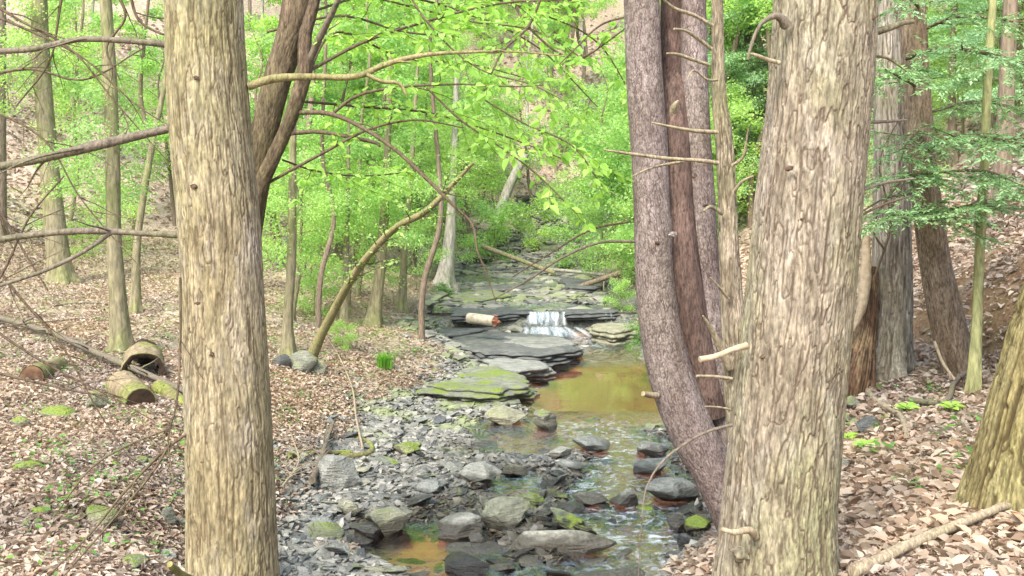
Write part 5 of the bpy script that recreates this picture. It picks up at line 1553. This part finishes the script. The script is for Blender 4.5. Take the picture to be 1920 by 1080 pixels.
for k, (px, d, s, lab) in enumerate([
    (520, 23, 0.85, "wide leafy beech just right of the left foreground trunk"), (690, 26, 0.85, "wide leafy beech behind the twin stemmed tree"),
    (775, 27, 0.95, "wide leafy beech left of the upper creek"), (1165, 26, 0.85, "wide leafy beech on the right bank above the falls"),
    (1240, 22, 0.75, "wide leafy beech hidden by the double trunk"), (470, 25, 0.9, "wide leafy beech behind the left foreground trunk"),
    (885, 33, 1.0, "wide leafy beech beside the upper creek bend"), (1200, 34, 1.0, "wide leafy beech right of the upper creek bend"),
    (700, 31, 1.0, "wide leafy beech halfway up the left bank"), (330, 27, 0.8, "wide leafy beech on the left slope"),
    (140, 30, 0.8, "wide leafy beech at the far left of the slope"), (1330, 27, 0.9, "wide leafy beech seen through the double trunk and snag"),
    (1000, 41, 1.0, "wide leafy beech in the gully high above the falls"),
]):
    x, y = at_px(px, d); plant_tree('u3', x, y, s, k * 2.1 + 0.4, lab)
# bushes at particular spots
for k, (px, d, key, s, lab) in enumerate([
    (930, 32, 's1', 1.3, "leafy bush on the left rim of the upper creek"),
    (1010, 34, 's1', 1.2, "leafy bush in the middle of the upper creek"),
    (1085, 31, 's1', 1.4, "leafy bush on the right rim of the upper creek"),
    (1060, 37, 'u2', 0.8, "small beech closing the view up the creek"),
    (1135, 25.5, 'u2', 0.62, "small beech leaning over the shelf right above the falls"),
    (1175, 24, 'u2', 0.6, "small beech beside the double trunk above the falls"),
    (1120, 30, 'u1', 0.6, "young beech screening the upper creek from the right"),
    (835, 27, 'u2', 0.6, "small beech on the left rim of the upper creek"),
    (870, 34, 'u1', 0.75, "young beech at the bend of the upper creek"),
    (930, 39, 'u1', 0.8, "young beech hanging over the gully from the left"),
    (1150, 39, 'u1', 0.8, "young beech hanging over the gully from the right"),
    (780, 23, 'u2', 0.5, "small beech between the thin stems of the left bank"),
    (1195, 19.5, 's2', 0.55, "dark green bush hanging over the water right of the falls"),
    (1240, 18.6, 's2', 0.6, "bush trailing into the pool beside the double trunk"),
    (1165, 21.5, 's1', 0.45, "green bush growing beside the stacked slabs"),
    (1200, 23.5, 's1', 0.8, "leafy bush above the overhanging dark ledge"),
    (835, 23.5, 's2', 0.5, "small bush at the left end of the wet rock shelf"),
    (1225, 17.3, 's2', 0.5, "low bush at the right rim of the brown pool"),
    (640, 15.5, 's1', 0.3, "small leafy bush between the leaning sapling and the twin stems"),
    (590, 18.5, 's1', 0.6, "beech bush behind the leaning sapling"),
]):
    x, y = at_px(px, d); plant_tree(key, x, y, s, k * 1.3, lab)

# ------------------------------------------------------------------ fallen wood
def log_thing(name, label, a, b_, ra, rb, mat, seed, cat="log", bark='plate', hollow=None, end=None, group=None, nu=60):
    a, b_ = np.asarray(a, float), np.asarray(b_, float)
    r = thing(name, label, cat, (a + b_) / 2 - np.array([0, 0, max(ra, rb)]), group)
    mb = MB(); bark_trunk(mb, np.array([a, (a + b_) / 2 + np.array([0, 0, 0.004]), b_]), [ra, (ra + rb) / 2, rb], bark, seed, nu, 0.015)
    T = unit(b_ - a)
    mb.part("bark", M[mat], r, crack=True)
    for p, q, dr in ((a, ra, -1), (b_, rb, 1)):
        mb = MB(); broken = end == 'broken' and dr == 1
        s1 = unit(np.cross(T, [0, 0, 1.0])); s2 = np.cross(T, s1)
        an = np.linspace(0, 2 * np.pi, 24, endpoint=False)
        rg_ = np.random.default_rng(seed)
        ring = p + (np.cos(an)[:, None] * s1 + np.sin(an)[:, None] * s2) * (q * 0.97)
        dep_ = rg_.uniform(-0.02, 0.05, 24)[:, None] if broken else 0.004
        v = np.vstack([ring + T * dr * dep_, p + T * dr * (0.05 if broken else 0.004)])
        mb.add(v, np.array([[k, (k + 1) % 24, 24] for k in range(24)]))
        if broken:
            for _ in range(10):
                o_ = (rg_.normal() * s1 + rg_.normal() * s2) * q * 0.4
                tube(mb, [p + o_, p + o_ + T * dr * rg_.uniform(.04, .14)], [0.02, 0.004], 5, 4)
        mb.part("end_grain", M[(hollow if dr == 1 else 'raw_wood') if end else (hollow or 'raw_wood')], r)
    return r


# pale log by the falls with the red broken end
a = P(880, 596, 19.3); b2 = P(928, 603, 18.9)
log_thing("log", "pale lichen covered log with a red broken end lying by the waterfall", a, b2, 0.105, 0.10, 'pale_log', 501, end='broken', hollow='red_rot', bark='smooth')
# hollow cut log, near slim olive trunk
p = ray_ground(258, 705)
r = thing("hollow_log", "short hollow log with an arched dark opening below the slim olive trunk", "log", p)
mb = MB()
an = np.linspace(0, 2 * np.pi, 48, endpoint=False); nl_ = 30
Lh = 0.5; ro, ri = 0.225, 0.17
dirv = unit(np.array([0.35, -1.0, -0.12])); cen = p + np.array([0.02, 0.12, 0.10]); s1 = unit(np.cross(dirv, [0, 0, 1.0])); s2 = np.cross(s1, dirv)
rows = []
for (rr_, t0, t1) in ((ro, 0.5, -0.5), (ri, -0.5, 0.5)):
    for t in np.linspace(t0 * -1, t1 * -1, nl_):
        wob_ = 1 + 0.06 * (vn2(an * 3, an * 0 + t * 6, 9) - .5) * 2
        rows.append(cen + dirv * Lh * t + (np.cos(an)[:, None] * s1 + np.sin(an)[:, None] * s2 * 0.92) * (rr_ * wob_)[:, None])
v = np.concatenate(rows); m_ = len(rows); kk = np.arange(m_ - 1)[:, None] * 48; jj = np.arange(48)[None, :]; j2 = (jj + 1) % 48
fc = np.stack([kk + jj, kk + 48 + jj, kk + 48 + j2, kk + j2], -1)
outer = MB(); outer.add(v[:48 * nl_], fc[:nl_ - 1].reshape(-1, 4)); outer.part("bark", M['log_bark'], r)
inner = MB(); inner.add(v[48 * (nl_ - 1):], fc[:nl_].reshape(-1, 4)); inner.add(np.vstack([rows[-1] * 0 + (cen + dirv * Lh * -0.2 + (rows[-1] - cen - dirv * Lh * 0.5)), cen - dirv * Lh * 0.2]), np.array([[k, (k + 1) % 48, 48] for k in range(48)])); inner.part("hollow_shade_core", M['hollow'], r)  # inner wall and rear disc coloured near-black to paint the shade inside
# second, lower log with rotten end
q1 = ray_ground(222, 742); q2 = ray_ground(290, 762)
log_thing("log", "tan cut log with a rotten dark end lying below the hollow one", q1 + np.array([0, 0.1, 0.09]), q2 + np.array([-0.1, -0.1, 0.05]), 0.155, 0.14, 'log_bark', 502, hollow='hollow')
q1 = ray_ground(298, 738); q2 = ray_ground(380, 800)
log_thing("log", "mossy log slanting down behind the left foreground trunk", q1 + np.array([0, 0, .07]), q2 + np.array([0, 0, .06]), 0.075, 0.07, 'moss_log', 503)
q1 = ray_ground(60, 716); q2 = ray_ground(112, 690)
log_thing("log", "crumbling brown log piece at the left among dry sticks", q1 + np.array([0, 0, .05]), q2 + np.array([0, 0, .04]), 0.12, 0.09, 'log_bark', 504, hollow='rot')
q1 = ray_ground(1100, 542); q2 = P(1190, 505, 25)
log_thing("log", "grey fallen log slanting over the right bank above the falls", P(1085, 538, 25.5), P(1200, 500, 24.5), 0.06, 0.08, 'far_bark_brown', 505)
log_thing("log", "thin olive log lying across the upper creek", P(905, 462, 28), P(1040, 512, 26), 0.07, 0.05, 'far_bark', 506)
log_thing("log", "pale upper log across the wet rock shelf", P(1030, 505, 29), P(1180, 520, 27), 0.05, 0.045, 'far_bark_pale', 507)


def ground_stick(pxs, r0, r1, mat, label, seed, lift=0.02, tw=None, name="fallen_branch", group=None):
    pts = np.array([ray_ground(px, py) + np.array([0, 0, lift]) for px, py in pxs])
    r = thing(name, label, "branch", pts[0], group)
    mb = MB(); c = tube(mb, pts, np.linspace(r0, r1, len(pts)), 8, len(pts) * 8, 0.2, seed)
    if tw: twigs(mb, c, r0, tw[0], tw[1], seed + 1, 1, up=0.25)
    me = mb.part("stem", M[mat], r)
    return r


ground_stick([(1600, 1110), (1690, 1062), (1760, 1030), (1830, 1000), (1930, 962)], 0.027, 0.018, 'dead_branch', "long tan fallen branch crossing the bottom right corner", 601, 0.07)
ground_stick([(1590, 945), (1680, 922), (1790, 905), (1860, 880)], 0.016, 0.008, 'branch', "grey stick lying in leaves left of the edge trunk", 602, 0.02, (0.3, 0.3))
ground_stick([(1520, 1110), (1545, 1060), (1560, 1010), (1575, 960)], 0.014, 0.006, 'dead_branch', "pale root like stick at the foot of the biggest trunk", 603, 0.03)
ground_stick([(585, 925), (600, 890), (612, 850), (625, 812)], 0.035, 0.02, 'branch', "grey forked dead branch leaning on the pale angular boulder", 604, 0.12, (0.12, 0.4))
ground_stick([(640, 862), (690, 856), (697, 842), (670, 825), (655, 818)], 0.035, 0.02, 'moss_log', "mossy curled root hooking round on the left bank", 605, 0.03)
ground_stick([(680, 858), (668, 800), (660, 740), (640, 690), (610, 640)], 0.014, 0.008, 'dead_branch', "long pale vine stem rising across the left bank", 606, 0.10)
ground_stick([(-20, 606), (90, 640), (190, 685), (280, 725), (350, 758)], 0.045, 0.03, 'branch', "fallen pole running down past the hollow log", 607, 0.12, (0.3, 0.5))
ground_stick([(100, 575), (170, 571), (240, 575)], 0.02, 0.01, 'branch', "dry stick on the slope left of the slim olive trunk", 608)
ground_stick([(540, 862), (600, 858), (660, 855)], 0.03, 0.02, 'moss_log', "dark mossy stick lying flat above the pale angular boulder", 609, 0.04, (0.1, 0.35))
ground_stick([(490, 480), (530, 484), (590, 498)], 0.035, 0.03, 'log_bark', "brown log end showing right of the left foreground trunk", 610, 0.05)
ground_stick([(530, 935), (560, 880), (545, 830)], 0.012, 0.005, 'dead_branch', "pale thin stick among brush beside the left trunk", 611, 0.1, (0.06, 0.4))
ground_stick([(1615, 690), (1640, 760), (1685, 790), (1700, 830)], 0.03, 0.02, 'dead_branch', "pale exposed root below the rotten trunk", 612, 0.05)
ground_stick([(1700, 765), (1760, 770), (1800, 720), (1830, 700)], 0.03, 0.015, 'branch', "curling root on the bare earth bank", 613, 0.06)
ground_stick([(1770, 830), (1700, 800), (1690, 770)], 0.02, 0.01, 'branch', "short brown stick under the bare earth bank", 614, 0.04)
for k in range(45):
    left = k < 30
    px = rw.uniform(0, 620) if left else rw.uniform(1580, 1900); py = rw.uniform(590, 1060) if left else rw.uniform(800, 1060)
    if left and 330 < px < 530: px = 250
    dx = rw.uniform(20, 70) * rw.choice([-1, 1]); dy = rw.normal() * 18
    ground_stick([(px, py), (px + dx * .5, py + dy * .5 + 3), (px + dx, py + dy)], 0.008, 0.004, ['branch', 'dead_branch', 'twig'][k % 3],
                 "thin bare twig lying among fallen leaves " + ("on the left flat" if left else "on the right bank"), 700 + k, 0.025, name="fallen_twig", group="loose twigs " + ("left" if left else "right"))

# ------------------------------------------------------------------ leaf litter (stuff), herbs, grass tuft
def litter(n, pxr, pyr, seed, name, label, smin=0.022, smax=0.056):
    rg = np.random.default_rng(seed)
    px = rg.uniform(*pxr, n * 2); py = rg.uniform(*pyr, n * 2)
    ds = np.linspace(3.2, 40 if pyr[0] > 200 else 62, 500)
    # march the sight lines in chunks
    outp = []
    for c0 in range(0, len(px), 4000):
        a = px[c0:c0 + 4000, None]; b_ = py[c0:c0 + 4000, None]
        X = (a - CX) / F * ds[None]; Z = -(b_ - HOR) / F * ds[None]
        G = base_h(X, np.broadcast_to(ds[None], X.shape))
        hit = G >= Z; k = hit.argmax(1); ok = hit.any(1) & (k > 0)
        outp.append(np.column_stack([X[np.arange(len(k)), k], ds[k]])[ok])
    p = np.concatenate(outp)
    p = p + rg.normal(size=p.shape) * 0.05 * np.array([1, 1.5])
    z = height(p[:, 0], p[:, 1]); rel = z - wlev(p[:, 1])
    lm = np.maximum(sstep(0.18, 0.4, rel + (fbm(p[:, 0] * 1.5, p[:, 1] * 1.5, 40) - 0.5) * 0.5), leaf_edge(p[:, 0], p[:, 1]) * 0.95)
    lm = lm * (1 - 0.85 * sstep(3.9, 4.4, p[:, 0]) * (1 - sstep(5.4, 6.4, p[:, 0])) * sstep(6.5, 7.5, p[:, 1]) * (1 - sstep(11, 13, p[:, 1])) * sstep(0.40, 0.55, fbm(p[:, 0] * 1.5, p[:, 1] * 1.5, 40)))
    # bare mossy patches break the cover
    patch = sstep(0.50, 0.62, fbm(p[:, 0] * 0.9 + 5, p[:, 1] * 0.9, 77))
    ok = rg.random(len(p)) < lm * (1 - 0.6 * patch)
    p, z = p[ok][:n], z[ok][:n]; n = len(p)
    pos = np.column_stack([p, z + rg.uniform(0.004, 0.035, n)])
    a = rg.uniform(0, 6.28, n); ax = np.column_stack([np.cos(a), np.sin(a), rg.normal(size=n) * 0.35])
    nr = unit(np.array([0, 0, 1.0]) + rg.normal(size=(n, 3)) * 0.45)
    L = rg.uniform(smin, smax, n) * (1 + 0.02 * p[:, 1]); W = L * rg.uniform(0.45, 0.75, n)
    v, f = leaf6(pos, ax, nr, L, W, 0.3, rg)
    tag(link(name, mesh_from(name, v, [f], M['litter'], False)), label, "fallen leaves", kind="stuff")


litter(165000, (-500, 1000), (430, 1110), 801, "leaf_litter", "pinkish tan dry leaves carpeting the left flat and slope")
litter(26000, (-40, 1960), (30, 430), 803, "leaf_litter", "pale dry leaves strewn over the distant slopes", 0.07, 0.13)
litter(62000, (1180, 2300), (420, 1110), 802, "leaf_litter", "rusty dry leaves carpeting the right bank", 0.035, 0.085)


def herbs(n, pxr, pyr, seed, name, label, size=0.05, clump=0.6, mat='herb_leaf', per=14):
    rg = np.random.default_rng(seed); pos, ax, nr = [], [], []
    for _ in range(n):
        p = ray_ground(rg.uniform(*pxr), rg.uniform(*pyr))
        if p[2] - wlev(p[1]) < 0.3 or p[1] > 40: continue
        m = rg.integers(per // 2, per * 2)
        q = p + rg.normal(size=(m, 3)) * np.array([0.09, 0.12, 0.0]) * clump * 2
        q[:, 2] = height(q[:, 0], q[:, 1]) + rg.uniform(0.02, 0.09, m)
        pos.append(q); a = rg.uniform(0, 6.28, m); ax.append(np.column_stack([np.cos(a), np.sin(a), rg.uniform(-.1, .5, m)])); nr.append(unit(np.array([0, 0, 1.0]) + rg.normal(size=(m, 3)) * 0.4))
    pos, ax, nr = map(np.concatenate, (pos, ax, nr)); m = len(pos)
    L = rg.uniform(0.6, 1.2, m) * size
    tag(link(name, mesh_from(name, *[(lambda vf: (vf[0], [vf[1]]))(leaf4(pos, ax, nr, L, L * .55))][0], M[mat], False)), label, "ground cover", kind="stuff")


herbs(150, (0, 640), (600, 1060), 811, "ground_cover", "scattered small green seedlings on the left flat", 0.045)
herbs(30, (1580, 1900), (730, 960), 812, "ground_cover", "sparse green seedlings on the right bank", 0.06, 0.3, per=6)
herbs(70, (480, 860), (520, 680), 813, "ground_cover", "small green herbs on the left bank by the falls", 0.06)


def tuft(px, py, h, n, label, seed, name="grass_tuft"):
    rg = np.random.default_rng(seed); p = ray_ground(px, py); mb = MB()
    for _ in range(n):
        a = rg.uniform(0, 6.28); l = h * rg.uniform(.6, 1.1); b0_ = p + np.array([rg.normal() * .05, rg.normal() * .05, -0.01])
        o_ = np.array([math.cos(a), math.sin(a), 0]) * l * rg.uniform(.2, .8)
        w_ = unit(np.cross(o_ + 1e-6, [0, 0, 1.])) * 0.006
        q = [b0_, b0_ + o_ * .35 + np.array([0, 0, l * .6]), b0_ + o_ + np.array([0, 0, l * .75])]
        mb.add(np.array([q[0] - w_, q[0] + w_, q[1] + w_, q[1] - w_]), np.array([[0, 1, 2, 3]]))
        mb.add(np.array([q[1] - w_, q[1] + w_, q[2]]), np.array([[0, 1, 2]]))
    o = link(name, mb.mesh(name, M['grass'], p, False), tuple(p)); tag(o, label, "grass tuft")


tuft(722, 690, 0.30, 170, "bright green grass tuft on the leafy left bank above the mossy slab", 821)
tuft(648, 1000, 0.001, 2, "tiny grass blades between creek stones", 822) if False else None


def seedling(px, py, h, label, seed):
    rg = np.random.default_rng(seed); p = ray_ground(px, py)
    r = thing("seedling", label, "seedling", p, "maple seedlings on the right bank")
    mb = MB(); tube(mb, [p, p + np.array([0.01, 0, h])], [0.004, 0.002], 5, 5); mb.part("stem", M['sapling_bark'], r)
    mb = MB(); n = 9; a = np.arange(n) * 2.4
    pos = p + np.column_stack([np.cos(a) * .01, np.sin(a) * .01, np.linspace(h * .6, h, n)])
    mb.add(*leaf6(pos, np.column_stack([np.cos(a), np.sin(a), a * 0 + .25]), unit(np.array([0, 0, 1.]) + rg.normal(size=(n, 3)) * .25), np.full(n, .10), np.full(n, .06), .15, rg))
    mb.part("leaves", M['beech_leaf'], r, smooth=False)


seedling(1783, 782, 0.09, "bright green seedling in front of the bare earth bank", 1)
seedling(1625, 850, 0.07, "low green seedling in leaves right of the biggest trunk", 2)
seedling(1590, 833, 0.06, "dark green seedling touching the biggest trunk side", 3)
seedling(1700, 778, 0.07, "green seedling under the rotten trunk", 4)

# ------------------------------------------------------------------ place words for look-alikes, counted from the left
ORD = ["leftmost", "second from left", "third from left", "fourth from left", "fifth from left", "sixth from left", "seventh from left", "eighth from left", "ninth from left",
       "tenth from left", "eleventh from left", "twelfth from left", "thirteenth from left", "fourteenth from left", "fifteenth from left", "sixteenth from left"]
same = {}
for o in COL.objects:
    if o.parent is None and "label" in o.keys() and "group" in o.keys():
        same.setdefault(o["label"], []).append(o)
for lab, os_ in same.items():
    if 1 < len(os_) <= len(ORD):
        os_.sort(key=lambda q: q.location[0] / q.location[1])
        for k, o in enumerate(os_):
            word = "rightmost" if k == len(os_) - 1 else ORD[k]
            if len((lab + " " + word).split()) > 16: lab = lab.replace(" with", ",", 1)
            if len((lab + " " + word).split()) <= 16: o["label"] = lab + ", " + word

# ------------------------------------------------------------------ moist woodland air
hv = NT("haze")
pv = hv.n("ShaderNodeVolumePrincipled"); pv.inputs["Color"].default_value = (0.93, 0.96, 0.93, 1); pv.inputs["Density"].default_value = 0.0003
pv.inputs["Anisotropy"].default_value = 0.2
hv.l(pv.outputs[0], hv.out.inputs["Volume"])
hb = MB(); x0, x1, y0, y1, z0, z1 = -92, 92, -8, 150, -4.2, 66
hb.add(np.array([[x, y, z] for x in (x0, x1) for y in (y0, y1) for z in (z0, z1)], float), np.array([[0, 1, 3, 2], [4, 6, 7, 5], [0, 4, 5, 1], [2, 3, 7, 6], [0, 2, 6, 4], [1, 5, 7, 3]]))
tag(link("haze", hb.mesh("haze", hv.m, smooth=False)), kind="stuff")
cy.volume_bounces = 1
